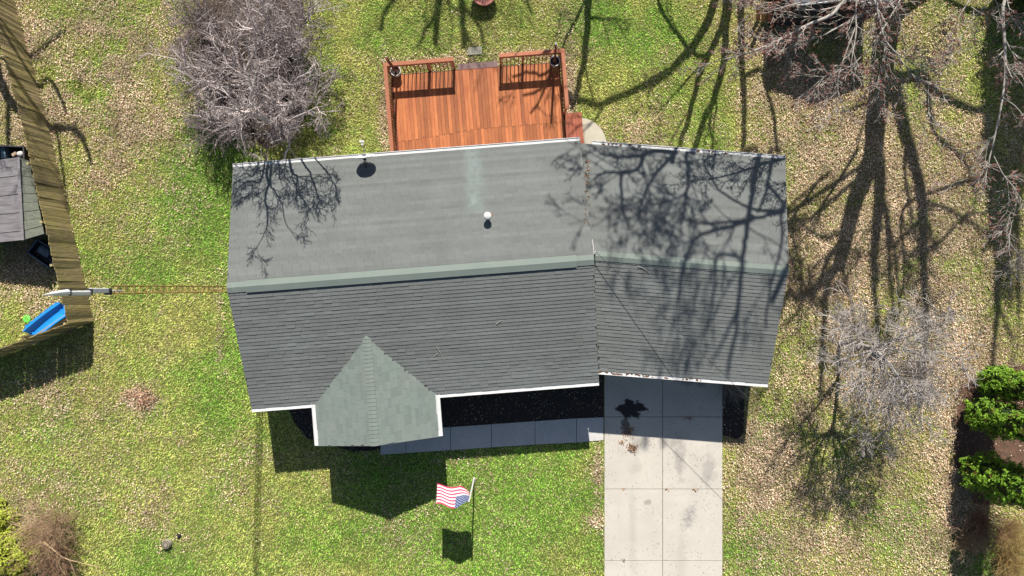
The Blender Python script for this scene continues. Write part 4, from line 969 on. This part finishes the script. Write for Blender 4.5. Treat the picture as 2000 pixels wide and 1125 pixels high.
VL = [([(1900, -160), (1760, -70), (1653, 0), (1624, 29), (1579, 48), (1550, 64), (1512, 83), (1464, 102), (1432, 112), (1400, 118)], 6.2, 6.0, .085, .010, 17),
      ([(1860, -170), (1752, -2), (1704, 19), (1640, 52), (1600, 72), (1560, 84), (1530, 110)], 6.0, 5.6, .06, .008, 14),
      ([(1800, -140), (1690, -40), (1672, 13), (1672, 64), (1662, 128), (1669, 160)], 6.3, 6.0, .045, .01, 9),
      ([(1672, 50), (1650, 109), (1637, 154), (1637, 198), (1632, 240)], 6.1, 5.7, .025, .006, 8),
      ([(1790, -150), (1705, -30), (1712, 10), (1720, 48), (1730, 80), (1752, 106), (1771, 131), (1795, 142)], 6.5, 6.3, .05, .010, 14),
      ([(1730, 85), (1722, 130), (1718, 170), (1712, 200)], 6.2, 5.8, .02, .006, 9),
      ([(1820, -110), (1735, 40), (1700, 90), (1660, 130), (1610, 150), (1570, 190)], 6.0, 5.5, .03, .006, 13),
      ([(1790, -90), (1620, -4), (1560, 6), (1500, 20), (1450, 12)], 6.4, 6.1, .03, .006, 11),
      ([(1770, 130), (1780, 150), (1810, 150), (1813, 190), (1814, 225)], 6.2, 6.0, .018, .006, 6),
      ([(1930, -60), (1893, 0), (1861, 58), (1855, 100)], 6.4, 6.0, .025, .006, 5),
      ([(1990, -60), (1925, 10), (1880, 70), (1843, 125), (1820, 150)], 6.4, 6.0, .02, .006, 4)]
for pts, h0, h1, r0, r1, k in VL: view_limb(A1, B1, pts, h0, h1, r0, r1, k)
fin(T1, M_BARK4)
def buds(tips, name, parent, per=5, size=.016):
    V0 = np.array([[1, 0, 0], [-1, 0, 0], [0, 1, 0], [0, -1, 0], [0, 0, 1], [0, 0, -1]], float); F0 = np.array([[0, 2, 4], [2, 1, 4], [1, 3, 4], [3, 0, 4], [2, 0, 5], [1, 2, 5], [3, 1, 5], [0, 3, 5]])
    C = []
    for q in tips:
        for _ in range(per): C.append(q[rng.integers(len(q))] + rng.normal(0, .02, 3))
    C = np.array(C); S = rng.uniform(.6, 1.6, (len(C), 1, 1)) * size
    V = (C[:, None, :] + V0[None] * S).reshape(-1, 3); F = (F0[None] + (np.arange(len(C)) * 6)[:, None, None]).reshape(-1, 3)
    tag(obj(name, mesh_np(name, V - np.array(parent.location), F), M_BUD, parent), kind='stuff')
tp1 = tips[:]; buds([t for t in tp1 if rng.random() < .8], 'red_buds', t1, 3, .017)
# right edge maple with pale hanging limb
b2 = np.array([*G(2090, 20)[:2], 0]); tips2 = []
t2 = thing('bare_tree', 'red budded maple reaching in from the upper right edge', 'tree', b2, 'tall trees past the top edge'); A2, B2 = Tubes(), Tubes()
A2.add(np.array([b2, b2 + [.1, .1, 3], b2 + [0, .2, 6], b2 + [.2, .1, 9]]), np.array([.28, .24, .18, .1]), 10)
for pts, h0, h1, r0, r1, k in [
    ([(2300, -140), (2050, -60), (1965, -10), (1963, 96), (1963, 144), (1957, 198), (1944, 262), (1931, 314), (1924, 330)], 6.0, 5.6, .07, .012, 16),
    ([(1941, 305), (1961, 344), (1980, 366), (1985, 389), (1977, 434), (1960, 455)], 5.6, 5.3, .022, .006, 10),
    ([(1962, 120), (1985, 150), (2005, 180), (2030, 240)], 5.8, 5.6, .025, .008, 8),
    ([(1958, 190), (1990, 215), (2010, 260), (2020, 320)], 5.8, 5.6, .02, .006, 9),
    ([(1962, 20), (1985, 45), (2010, 90)], 5.9, 5.8, .02, .006, 7),
    ([(1945, 262), (1915, 300), (1890, 345), (1878, 352)], 5.7, 5.5, .012, .005, 3)]:
    view_limb(A2, B2, pts, h0, h1, r0, r1, k, (.6, 1.3), tips2)
A2.build('trunk', M_BARK4, t2); B2.build('crown', M_BARK4, t2); buds([t for t in tips2 if rng.random() < .75], 'red_buds', t2, 3)

Y3 = 14.0
fin(tall_tree('tall forked bare tree above the garage past the top edge', (G(1420, 0)[0], Y3, 0), [
    ([(1422, -82), (1421, -20), (1420, 28)], 22, 18, Y3, Y3, 0),
    ([(1420, -10), (1413, 43), (1399, 77), (1384, 108), (1370, 137), (1356, 185), (1342, 242), (1328, 285), (1312, 318)], 13, 8, Y3, Y3 + .6, 3),
    ([(1420, 20), (1416, 85), (1412, 128), (1404, 162), (1387, 213), (1367, 256), (1353, 300)], 14, 11, Y3, Y3 + .3, 2),
    ([(1390, 225), (1385, 250), (1390, 296), (1392, 330)], 6, 5, Y3 + .2, Y3 + .4, 1),
    ([(1341, 300), (1344, 340), (1343, 367), (1338, 400), (1330, 440)], 8, 4, Y3 + .3, Y3 + .8, 7),
    ([(1322, 297), (1295, 324), (1282, 340), (1261, 372), (1250, 410)], 7, 4, Y3 + .5, Y3 + 1, 8),
    ([(1290, 296), (1263, 300), (1245, 332), (1221, 337), (1178, 340), (1160, 350)], 9, 4, Y3 + .4, Y3 + .9, 8),
    ([(1255, 302), (1225, 308), (1195, 306), (1170, 300)], 6, 4, Y3 + .4, Y3 + .9, 8),
    ([(1213, 340), (1214, 388), (1218, 420), (1232, 450)], 6, 3, Y3 + .6, Y3 + 1, 9),
    ([(1345, 365), (1330, 385), (1300, 395), (1270, 400)], 5, 3, Y3 + .5, Y3 + 1, 7),
], M_BARK3, 3, kidlen=(1.4, 2.8), kf=.8, wf=1.0), M_BARK3)
Y4 = 14.6
fin(tall_tree('straight bare tree above the garage gable past the top edge', (G(1446, 0)[0], Y4, 0), [
    ([(1446, -110), (1447, 0), (1447, 85), (1451, 171), (1453, 228), (1452, 300)], 15, 9, Y4, Y4, 0),
    ([(1477, 306), (1474, 340), (1469, 380), (1461, 433), (1455, 473), (1449, 513), (1447, 545), (1442, 595), (1437, 653), (1423, 707), (1420, 735)], 10, 6, Y4, Y4 + .8, 5),
    ([(1484, 137), (1498, 182), (1510, 222), (1515, 273), (1521, 300)], 7, 8, Y4 + .3, Y4 + .3, 0),
    ([(1498, 309), (1503, 340), (1495, 380), (1479, 415)], 8, 5, Y4 + .3, Y4, 2),
    ([(1533, 408), (1501, 420), (1463, 430), (1423, 433), (1397, 436), (1362, 436), (1327, 425)], 7, 3, Y4 - 1.2, Y4 - .8, 8),
    ([(1470, 428), (1423, 443), (1370, 459), (1343, 492), (1335, 515)], 9, 4, Y4, Y4 + .6, 7),
    ([(1531, 408), (1490, 413), (1450, 401), (1410, 377), (1386, 343), (1373, 311)], 6, 3, Y4 - 1, Y4 - .4, 7),
    ([(1524, 413), (1527, 460), (1522, 500), (1512, 530), (1500, 590), (1495, 640)], 5, 4, Y4 - 1, Y4 - .6, 9),
    ([(1440, 610), (1425, 640), (1400, 690), (1385, 715)], 6, 3, Y4 + .6, Y4 + 1, 1),
    ([(1340, 500), (1330, 550), (1325, 590)], 8, 4, Y4 + .4, Y4 + .8, 7),
    ([(1400, 500), (1395, 560), (1385, 620), (1370, 660)], 6, 3, Y4 + .4, Y4 + 1, 8),
], M_BARK3, 3, kidlen=(1.2, 2.4), kf=.5, wf=1.0), M_BARK3)
Y5 = 15.5
fin(tall_tree('slim curved bare tree above the patio past the top edge', (G(1400, 0)[0] - .5, Y5, 0), [
    ([(1405, -150), (1402, -50), (1396, 0), (1379, 48), (1356, 88), (1342, 105), (1310, 137), (1282, 156), (1237, 179), (1194, 196), (1168, 205), (1143, 199), (1117, 191), (1090, 168)], 13, 6, Y5, Y5 + 1.5, 5),
    ([(1344, 100), (1328, 71), (1310, 51), (1288, 11), (1280, -30)], 7, 4, Y5 + .4, Y5 + 2, 3),
    ([(1350, 103), (1370, 111), (1384, 105)], 7, 6, Y5 + .3, Y5 + .3, 0),
    ([(1160, -150), (1150, 0), (1147, 57), (1141, 114), (1131, 165), (1126, 187), (1117, 215)], 12, 6, Y5, Y5 + .5, 2),
    ([(1146, -30), (1140, 6), (1117, 54), (1103, 82), (1095, 110)], 5, 3, Y5 + .2, Y5 + .6, 2),
    ([(1100, 190), (1082, 168), (1062, 195), (1045, 210), (1020, 215)], 6, 3, Y5 + .6, Y5 + 1, 4),
    ([(1075, 180), (1050, 230), (1035, 250)], 4, 3, Y5 + .8, Y5 + 1.2, 2),
    ([(1075, 165), (1055, 178), (1035, 170), (1000, 180)], 4, 3, Y5 + .8, Y5 + 1.2, 2),
], M_BARK3, 2, kidlen=(1.0, 2.0)), M_BARK3)
Y6 = 24.0
fin(tall_tree('far bare tree above the deck past the top edge', (G(880, 0)[0], Y6, 0), [
    ([(880, -540), (878, -200), (872, -60), (855, 20), (850, 85)], 16, 9, Y6, Y6, 3),
    ([(876, -150), (900, -20), (904, 40), (906, 92)], 12, 7, Y6, Y6 + .5, 4),
    ([(874, -100), (800, -40), (755, 20), (743, 60)], 10, 6, Y6, Y6 + .8, 4),
    ([(856, 20), (830, 60), (815, 95)], 6, 4, Y6, Y6 + .4, 3), ([(902, 10), (935, 50), (945, 90)], 6, 4, Y6, Y6 + .5, 4), ([(870, -40), (1000, -30), (1040, 30)], 7, 4, Y6, Y6 + 1, 4),
], M_BARK3, 2, kidlen=(1.4, 2.6)), M_BARK3)
Y7 = 14.2
fin(tall_tree('bare tree past the top left corner behind the fence', (G(-20, 0)[0], Y7, 0), [
    ([(-15, -95), (-18, 40), (-5, 140), (8, 175), (22, 200), (60, 235), (100, 250), (150, 257), (168, 285), (180, 320)], 16, 5, Y7, Y7 + .8, 4),
    ([(18, 200), (16, 240), (18, 282), (20, 330), (40, 380), (50, 430)], 8, 5, Y7 + .2, Y7 + .5, 7),
    ([(112, 255), (118, 300), (128, 370), (135, 420)], 5, 3, Y7 + .5, Y7 + .9, 4),
    ([(-18, 60), (30, 130), (62, 112), (105, 78), (130, 60)], 8, 4, Y7, Y7 + .6, 2),
    ([(30, 130), (72, 170), (95, 155), (118, 190), (130, 220)], 7, 4, Y7, Y7 + .6, 2),
], M_BARK3, 2, kidlen=(.9, 1.8)), M_BARK3)
Y8 = 15.0
fin(tall_tree('bare tree past the top right corner beyond the evergreen', (G(1975, 0)[0], Y8, 0), [
    ([(1975, -130), (1972, 60), (1960, 300), (1952, 480), (1948, 560), (1944, 640), (1937, 720)], 26, 5, Y8, Y8, 7),
    ([(1965, 200), (1985, 420), (1988, 520), (1990, 640)], 12, 4, Y8, Y8 + .6, 5),
    ([(1962, 380), (1968, 510), (1976, 590)], 8, 3, Y8, Y8 + .4, 4),
    ([(1972, 20), (1930, 24), (1885, 18), (1840, -5), (1800, -30)], 11, 6, Y8, Y8 - .5, 0),
], M_BARK3, 2, kidlen=(1.0, 2.0)), M_BARK3)

# ------------------------------------------------------------------ evergreens and shrubs
def fol_mesh(name, C, N, size, cols, parent, mat, per=5):
    """many leaf-sized kites around points C, facing roughly N"""
    n = len(C); C = np.repeat(C, per, 0); N = np.repeat(N, per, 0); cols = np.repeat(cols, per, 0); m = len(C)
    C = C + rng.normal(0, size * .6, (m, 3)); N = N + rng.normal(0, .55, (m, 3)); N /= np.linalg.norm(N, axis=1)[:, None]
    a = np.cross(N, rng.normal(0, 1, (m, 3))); a /= np.linalg.norm(a, axis=1)[:, None]; b = np.cross(N, a)
    s = (size * rng.uniform(.5, 1.2, m))[:, None]
    V = np.stack([C - a * s, C + b * s * .45, C + a * s, C - b * s * .45], 1).reshape(-1, 3); F = np.arange(m * 4).reshape(-1, 4)
    cc = np.repeat(cols * rng.uniform(.7, 1.25, (m, 1)), 4, 0)
    return obj(name, mesh_np(name, V - np.array(parent.location), F, cc), mat, parent)
M_FOL = attr_mat('evergreen_leaf', .6)
def arbor(label, base, hgt, rad, n=2600, col=((.09, .185, .014), (.17, .30, .025)), group='evergreens at the right edge', name='evergreen_tree'):
    base = np.array(base, float); t_ = thing(name, label, 'tree', base, group)
    z = rng.random(n) ** .85; a = rng.uniform(0, 6.283, n)
    prof = np.minimum(1, np.sqrt(np.clip(z / .10, 0, 1))) * np.power(np.clip(1 - z, 0, 1), .38)
    lump = 1 + .17 * np.sin(a * 5 + z * 17) + .13 * np.sin(a * 9 - z * 31 + 1) + .12 * np.sin(z * 60 + a * 3) + rng.normal(0, .05, n)
    r_ = rad * prof * lump * rng.uniform(.82, 1.03, n)
    C = np.stack([r_ * np.cos(a), r_ * np.sin(a), .12 + z * hgt], 1) + base; N = np.stack([np.cos(a), np.sin(a), np.full(n, .45)], 1)
    k = rng.random((n, 1)); cols = np.array(col[0]) * (1 - k) + np.array(col[1]) * k
    br_ = rng.random(n) < .05; cols[br_] = (.16, .10, .03); fol_mesh('crown', C, N, .058, cols, t_, M_FOL, 10)
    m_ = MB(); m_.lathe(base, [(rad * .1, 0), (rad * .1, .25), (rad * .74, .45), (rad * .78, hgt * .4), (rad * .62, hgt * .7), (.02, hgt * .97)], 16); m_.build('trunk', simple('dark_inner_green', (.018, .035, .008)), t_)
arbor('bright green evergreen uppermost of three at the right edge', G(1916, 741), 6.3, .62)
arbor('bright green evergreen in the middle of three at the right edge', G(1897, 802), 6.6, .72)
arbor('bright green evergreen lowest of three at the right edge', G(1894, 914), 6.4, .84, 3200)
arbor('tall dark evergreen at the upper right edge', G(1968, 2), 9.8, 1.15, 5200, ((.03, .06, .015), (.05, .09, .02)), 'evergreens at the right edge')

def brush(label, base, n, L, spread, r, mat, lvl=1, name='dry_shrub', group=None, cat='shrub', P=None, up=.0):
    t_ = thing(name, label, cat, base, group); A, B = Tubes(), Tubes(); P = P or dict(seg=.12, wig=.10, up=up, rmin=.004, thick=.05, kids={3: 4, 2: 5, 1: 4}, t0=.25, ang=(.3, .9), len=(.4, .7))
    for i in range(n):
        a = rng.uniform(0, 6.283); s = spread * math.sqrt(rng.random()); q = np.array(base, float) + [rng.normal(0, .10), rng.normal(0, .10), 0]
        grow((A, B), q, np.array([math.cos(a) * s, math.sin(a) * s, 1.0]), L * rng.uniform(.6, 1.15), r, lvl, P)
    [tag(o_, kind='stuff') for o_ in (B.build('stems', mat, t_), A.build('thick_stems', mat, t_)) if o_]; return t_
M_TAN = bark('tan_dry_stem', (.52, .37, .23), (.34, .22, .13)); M_STRAW = bark('golden_straw', (.46, .33, .13), (.30, .20, .08)); M_PINKST = bark('rosy_dry_stem', (.34, .20, .14), (.22, .12, .08)); M_PALEG = bark('bleached_grass', (.40, .37, .34), (.30, .27, .24))
GS = 'dry shrubs at the yard edges'
PB = dict(seg=.15, wig=.16, up=.0, rmin=.0075, tl=0, thick=.05, kids={3: 5, 2: 7, 1: 6}, t0=.2, ang=(.4, 1.0), len=(.42, .7))
for k, (bx, by, n_, l_) in enumerate(((412, 60, 26, 2.0), (428, 150, 12, 1.7), (450, 250, 30, 1.8), (540, 40, 12, 2.0))):
    brush(('low bare shrub at the upper left of the tree group', 'low bare shrub at the left of the tree group', 'low bare shrub at the lower left of the tree group', 'low bare shrub at the top of the tree group')[k], G(bx, by), n_, l_, 1.0, .02, M_TWIG1, 2, 'bare_shrub', 'bare shrubs under the back trees', P=PB)
brush('brown twiggy shrub at the bottom left corner', G(120, 1082), 60, 1.5, 1.2, .012, M_PINKST, 2, group=GS)
brush('tan twiggy shrub above the yellow green bush', G(108, 1030), 110, 1.5, 1.7, .010, M_TAN, 2, group=GS)
lt = thing('fallen_branch', 'pale tan forked branch in the bottom left shrub', 'branch', G(118, 1090)); A, B = Tubes(), Tubes()
for pts, h, r0, r1 in (([(85, 1058), (103, 1073), (120, 1087), (136, 1094), (165, 1101), (195, 1108)], 1.0, .03, .008), ([(120, 1087), (114, 1098), (120, 1112), (130, 1128)], 1.0, .02, .01), ([(124, 1090), (123, 1105), (128, 1125)], .95, .014, .008), ([(136, 1094), (142, 1110), (150, 1130)], .95, .012, .006), ([(100, 1070), (80, 1060), (62, 1062)], 1.0, .01, .005), ([(97, 1068), (90, 1078), (78, 1086)], 1.0, .01, .005)):
    A.add(np.array([G(x, y, h) for x, y in pts]), np.linspace(r0, r1, len(pts)), 7)
A.build('limb', bark('pale_tan_branch', (.52, .38, .22), (.42, .29, .16)), lt)
def bush(label, base, rx, ry, h, n, col, group=None, size=.07):
    t_ = thing('green_bush', label, 'bush', base, group); a = rng.uniform(0, 6.283, n); q = np.sqrt(rng.random(n)); lump = 1 + .2 * np.sin(a * 4 + 1) + .12 * np.sin(a * 7)
    x, y = rx * q * np.cos(a) * lump, ry * q * np.sin(a) * lump; z = h * np.sqrt(np.clip(1 - q * q, 0, 1)) * (1 + .22 * np.sin(x * 9) * np.sin(y * 8 + 1)) * rng.uniform(.75, 1.05, n) + .05
    C = np.stack([x, y, z], 1) + np.array(base); N = np.stack([x / rx, y / ry, np.full(n, .8)], 1); k = rng.random((n, 1)); cols = np.array(col[0]) * (1 - k) + np.array(col[1]) * k
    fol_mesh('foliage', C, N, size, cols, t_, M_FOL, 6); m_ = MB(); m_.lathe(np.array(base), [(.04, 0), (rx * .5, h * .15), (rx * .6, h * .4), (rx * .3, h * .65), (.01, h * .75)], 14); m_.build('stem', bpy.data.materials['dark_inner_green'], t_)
YG = ((.22, .26, .025), (.34, .37, .05))
bush('yellow green leafy bush in the bottom left corner', G(52, 1078), 1.15, 1.05, 1.5, 1100, YG, 'yellow green bushes')
bush('small yellow green bush at the left edge above the corner bush', G(12, 1010), .5, .75, .7, 350, YG, 'yellow green bushes')
bush('small green bush at the right edge between the maple shadows', G(1945, 728), .35, .25, .5, 150, ((.05, .11, .02), (.08, .15, .03)))
brush('dark brown dry brush below the lowest evergreen', G(1905, 1015), 130, 1.25, 1.25, .008, M_PINKST, 1, group=GS)
brush('tangled tan brush beside the brown brush at the right', G(1880, 1045), 60, .9, 1.5, .010, M_TAN, 2, group=GS)
brush('golden dry grass clump in the bottom right corner', G(1955, 1090), 260, 1.1, 1.15, .006, M_STRAW, 1, 'dry_grass_clump', group=GS, cat='grass clump')
brush('second golden grass clump above the corner clump', G(1960, 1035), 180, 1.0, 1.1, .006, M_STRAW, 1, 'dry_grass_clump', group=GS, cat='grass clump')
brush('pale dry ornamental grass at the garage corner', G(1418, 745), 200, 1.15, .75, .006, M_PALEG, 1, 'dry_grass_clump', cat='grass clump', P=dict(seg=.14, wig=.05, up=-.06, rmin=.003, thick=.05, kids={1: 2}, t0=.4, ang=(.1, .4), len=(.4, .6)))
brush('grey twiggy shrub at the right edge below the tall evergreen', G(1965, 520), 26, 1.6, .9, .016, M_BARK2, 2, group=GS)
brush('rusty brown shrub left of the uppermost evergreen', G(1885, 755), 60, .6, 1.3, .006, M_PINKST, 1, group=GS)

# ------------------------------------------------------------------ twigs on the roof
for k, (pts, lb) in enumerate((([(853, 677), (857, 684), (861, 690), (867, 705)], 'forked grey twig lying on the front roof above the porch'), ([(969, 633), (975, 629), (981, 625)], 'short pale twig near the middle of the front roof'), ([(1245, 521), (1254, 523), (1262, 528), (1268, 534)], 'curved pale twig on the garage roof below its ridge'))):
    Q = np.array([surf(x, y) + [0, 0, .04] for x, y in pts]); t_ = thing('twig', lb, 'twig', Q[0], 'twigs on the roof'); m_ = MB(); m_.tube(Q, np.linspace(.014, .006, len(Q)), 6)
    if k == 0: m_.tube(np.array([surf(857, 690), surf(852, 692), surf(848, 697)]) + [0, 0, .04], .008, 5)
    m_.build('stick', M_PALEG, t_)

# ------------------------------------------------------------------ fallen leaves and grass blades
def in_poly(x, y, poly):
    P = np.array([G(*q)[:2] for q in poly]); ins = np.zeros(len(x), bool); j = len(P) - 1
    for i in range(len(P)):
        c_ = ((P[i, 1] > y) != (P[j, 1] > y)) & (x < (P[j, 0] - P[i, 0]) * (y - P[i, 1]) / (P[j, 1] - P[i, 1] + 1e-12) + P[i, 0]); ins ^= c_; j = i
    return ins
def rect_in(c, u, v, s0, s1, q0, q1, x, y):
    s = (x - c[0]) * u[0] + (y - c[1]) * u[1]; q = (x - c[0]) * v[0] + (y - c[1]) * v[1]; return (s > s0) & (s < s1) & (q > q0) & (q < q1)
HARD = [[(1180, 690), (1411, 690), (1411, 1300), (1180, 1300)], [(743, 843), (1126, 817), (1180, 815), (1180, 859.5), (1126, 864), (743, 888)], pad, [(913, 92), (942, 91), (942, 108), (913, 109)]]
BEDS = [[(855, 745), (1179, 720), (1179, 815), (960, 828), (855, 836)], [(1411.5, 700), (1456, 704), (1452, 845), (1440, 858), (1411.5, 850)], [(560, 790), (700, 800), (745, 842), (743, 878), (690, 882), (640, 868), (600, 856), (575, 825)], [(1868, 790), (1960, 720), (2060, 700), (2060, 985), (1905, 985), (1862, 900)]]
BEDS.append(SHADE_SOIL)
def blocked(x, y, beds=True):
    b = rect_in(CM, UM, VM, -LM + .35, LM - .3, -WM + .45, WM - .45, x, y) | rect_in(CG, UG, VG, -LG, -.35, -WG + .45, WG - .45, x, y)
    b |= rect_in(DO, DU, DV, .12, LD - .08, .16, 5, x, y) | rect_in(DO, DU, DV, LD - .1, LD + .75, 2.3, 5, x, y)
    b |= ((x > x0) & (x < x1) & (y > shy))
    for p_ in HARD + (BEDS if beds else []): b |= in_poly(x, y, p_)
    return b
def leaf_cols(n):
    pal = np.array([(.66, .50, .34), (.56, .39, .27), (.72, .59, .42), (.36, .21, .14), (.50, .32, .23), (.74, .63, .46)]); c = pal[rng.integers(0, len(pal), n)]; return c * rng.uniform(.6, 1.1, (n, 1))
def leaf_mesh(name, P, sz, cols, mat, parent=None, flat=.6):
    n = len(P); N = np.concatenate([rng.normal(0, flat, (n, 2)), np.ones((n, 1))], 1); N /= np.linalg.norm(N, axis=1)[:, None]
    a = np.cross(N, rng.normal(0, 1, (n, 3))); a /= np.linalg.norm(a, axis=1)[:, None]; b = np.cross(N, a); s = (sz * rng.uniform(.55, 1.25, n))[:, None]; up = N * s * rng.uniform(-.1, .5, (n, 1))
    V = np.stack([P - a * s, P + b * s * .62 + up, P + a * s, P - b * s * .62 + up], 1).reshape(-1, 3); F = np.arange(n * 4).reshape(-1, 4); F = np.concatenate([F[:, [0, 1, 2]], F[:, [0, 2, 3]]])
    return obj(name, mesh_np(name, V, F, np.repeat(cols, 4, 0)), mat, parent)
def pts_area(n): n = int(n * 1.28); return rng.uniform(-25.5, 25.5, n), rng.uniform(-15.8, 15.8, n)
x, y = pts_area(1150000); d = leafy(x, y); keep = (rng.random(len(x)) < np.clip(d - .13, 0, 1) * .9) & ~blocked(x, y); x, y = x[keep], y[keep]
o = leaf_mesh('fallen_leaves', np.stack([x, y, rng.uniform(.015, .09, len(x))], 1), .031, leaf_cols(len(x)) * np.clip(1 + .6 * vn(x, y, .9, 14) + .6 * vn(x, y, 3.0, 15), .5, 1.35)[:, None], M_LEAFA); tag(o, 'dry tan leaves strewn over the lawn', 'leaves', kind='stuff')
x, y = pts_area(60000); b_ = np.zeros(len(x), bool)
for p_ in BEDS: b_ |= in_poly(x, y, p_)
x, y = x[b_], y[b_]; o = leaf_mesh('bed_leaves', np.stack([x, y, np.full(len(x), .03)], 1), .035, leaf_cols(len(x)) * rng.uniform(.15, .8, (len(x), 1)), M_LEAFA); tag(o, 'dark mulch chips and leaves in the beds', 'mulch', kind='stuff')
# clumps of leaves on the driveway, the heap on the lawn, roof valley litter
def clump(name, label, centers, mat=M_LEAFA, dark=1.0, kind='stuff', tint=(.85, .65, .5)):
    P = []
    for cx, cy, rx, ry, n, hh in centers:
        for _ in range(n):
            q = surf(cx + rng.normal(0, rx), cy + rng.normal(0, ry)); q[2] += .04 + abs(rng.normal(0, hh)); P.append(q)
    P = np.array(P); o = leaf_mesh(name, P, .035, leaf_cols(len(P)) * np.array(tint) * dark, mat, flat=.7); tag(o, label, 'leaves', kind=kind)
clump('driveway_leaves', 'small brown leaf clumps lying on the driveway', [(1227, 846, 5, 7, 60, .03), (1231, 838, 6, 3, 40, .02), (1215, 863, 3, 3, 22, .02), (1236, 875, 6, 5, 110, .04), (1300, 955, 3, 1.5, 10, .01), (1217, 954, 2, 1.5, 8, .01), (1357, 956, 4, 1.5, 18, .01), (1218, 1094, 2, 1.5, 8, .01), (1345, 816, 5, 1.5, 24, .01)], dark=.7)
clump('leaf_heap', 'heap of dry pinkish leaves on the left lawn', [(270, 770, 12, 7, 260, .05), (285, 782, 8, 8, 240, .10), (255, 768, 9, 5, 90, .03)], dark=.95, tint=(.92, .76, .70))
clump('valley_litter', 'leaf litter caught where the two roofs meet', [(1146, 315 + 12 * i, 2.5 + .3 * (i % 3), 6, 14 if i < 6 else 5, .01) for i in range(11)], dark=.55)
xd, yd = rng.uniform(1182, 1410, 900), rng.uniform(745, 1130, 900); kk = rng.random(900) < np.where(xd > 1260, .75, .25) * np.where(yd < 900, 1, .6)
P = np.array([G(a, b) + [0, 0, .036] for a, b in zip(xd[kk], yd[kk])]); o = leaf_mesh('driveway_specks', P, .020, leaf_cols(len(P)) * .35, M_LEAFA, flat=.2); tag(o, 'tiny dark leaf bits scattered over the driveway', 'leaf bits', kind='stuff')
# grass blades
x, y = pts_area(900000); keep = ~blocked(x + rng.normal(0, .035, len(x)), y + rng.normal(0, .035, len(y))) & (rng.random(len(x)) < np.clip(1.2 - 1.1 * leafy(x, y), .06, 1)); x, y = x[keep], y[keep]; n = len(x)
g = greeny(x, y)[:, None] + rng.normal(0, .28, (n, 1)); g = np.clip(g, 0, 1)
cols = np.array([.56, .54, .150]) * (1 - g) + np.array([.21, .43, .046]) * g; cols = cols * rng.uniform(.35, 1.3, (n, 1)) * np.clip(1.08 + .30 * vn(x, y, .6, 11) + .30 * vn(x, y, 2.3, 12) + .6 * vn(x, y, 7.5, 13), .5, 1.5)[:, None]; dead = rng.random(n) < .13; cols[dead] = np.array([.58, .50, .25]) * rng.uniform(.7, 1.1, (dead.sum(), 1))
a = rng.uniform(0, 6.283, n); L = rng.uniform(.05, .13, n); ln = rng.uniform(.5, .98, n); wd = rng.uniform(.007, .016, n)
base = np.stack([x, y, np.full(n, -.005)], 1); dv = np.stack([np.cos(a) * ln, np.sin(a) * ln, np.sqrt(1 - ln ** 2) * .8 + .12], 1) * L[:, None]; sv = np.stack([-np.sin(a), np.cos(a), np.zeros(n)], 1) * wd[:, None]
V = np.stack([base - sv, base + sv, base + dv], 1).reshape(-1, 3)
o = obj('lawn_grass', mesh_np('lawn_grass', V, np.arange(n * 3).reshape(-1, 3), np.repeat(cols, 3, 0)), attr_mat('grass_blade', .75)); tag(o, 'short spring lawn grass around the house', 'grass', kind='stuff')
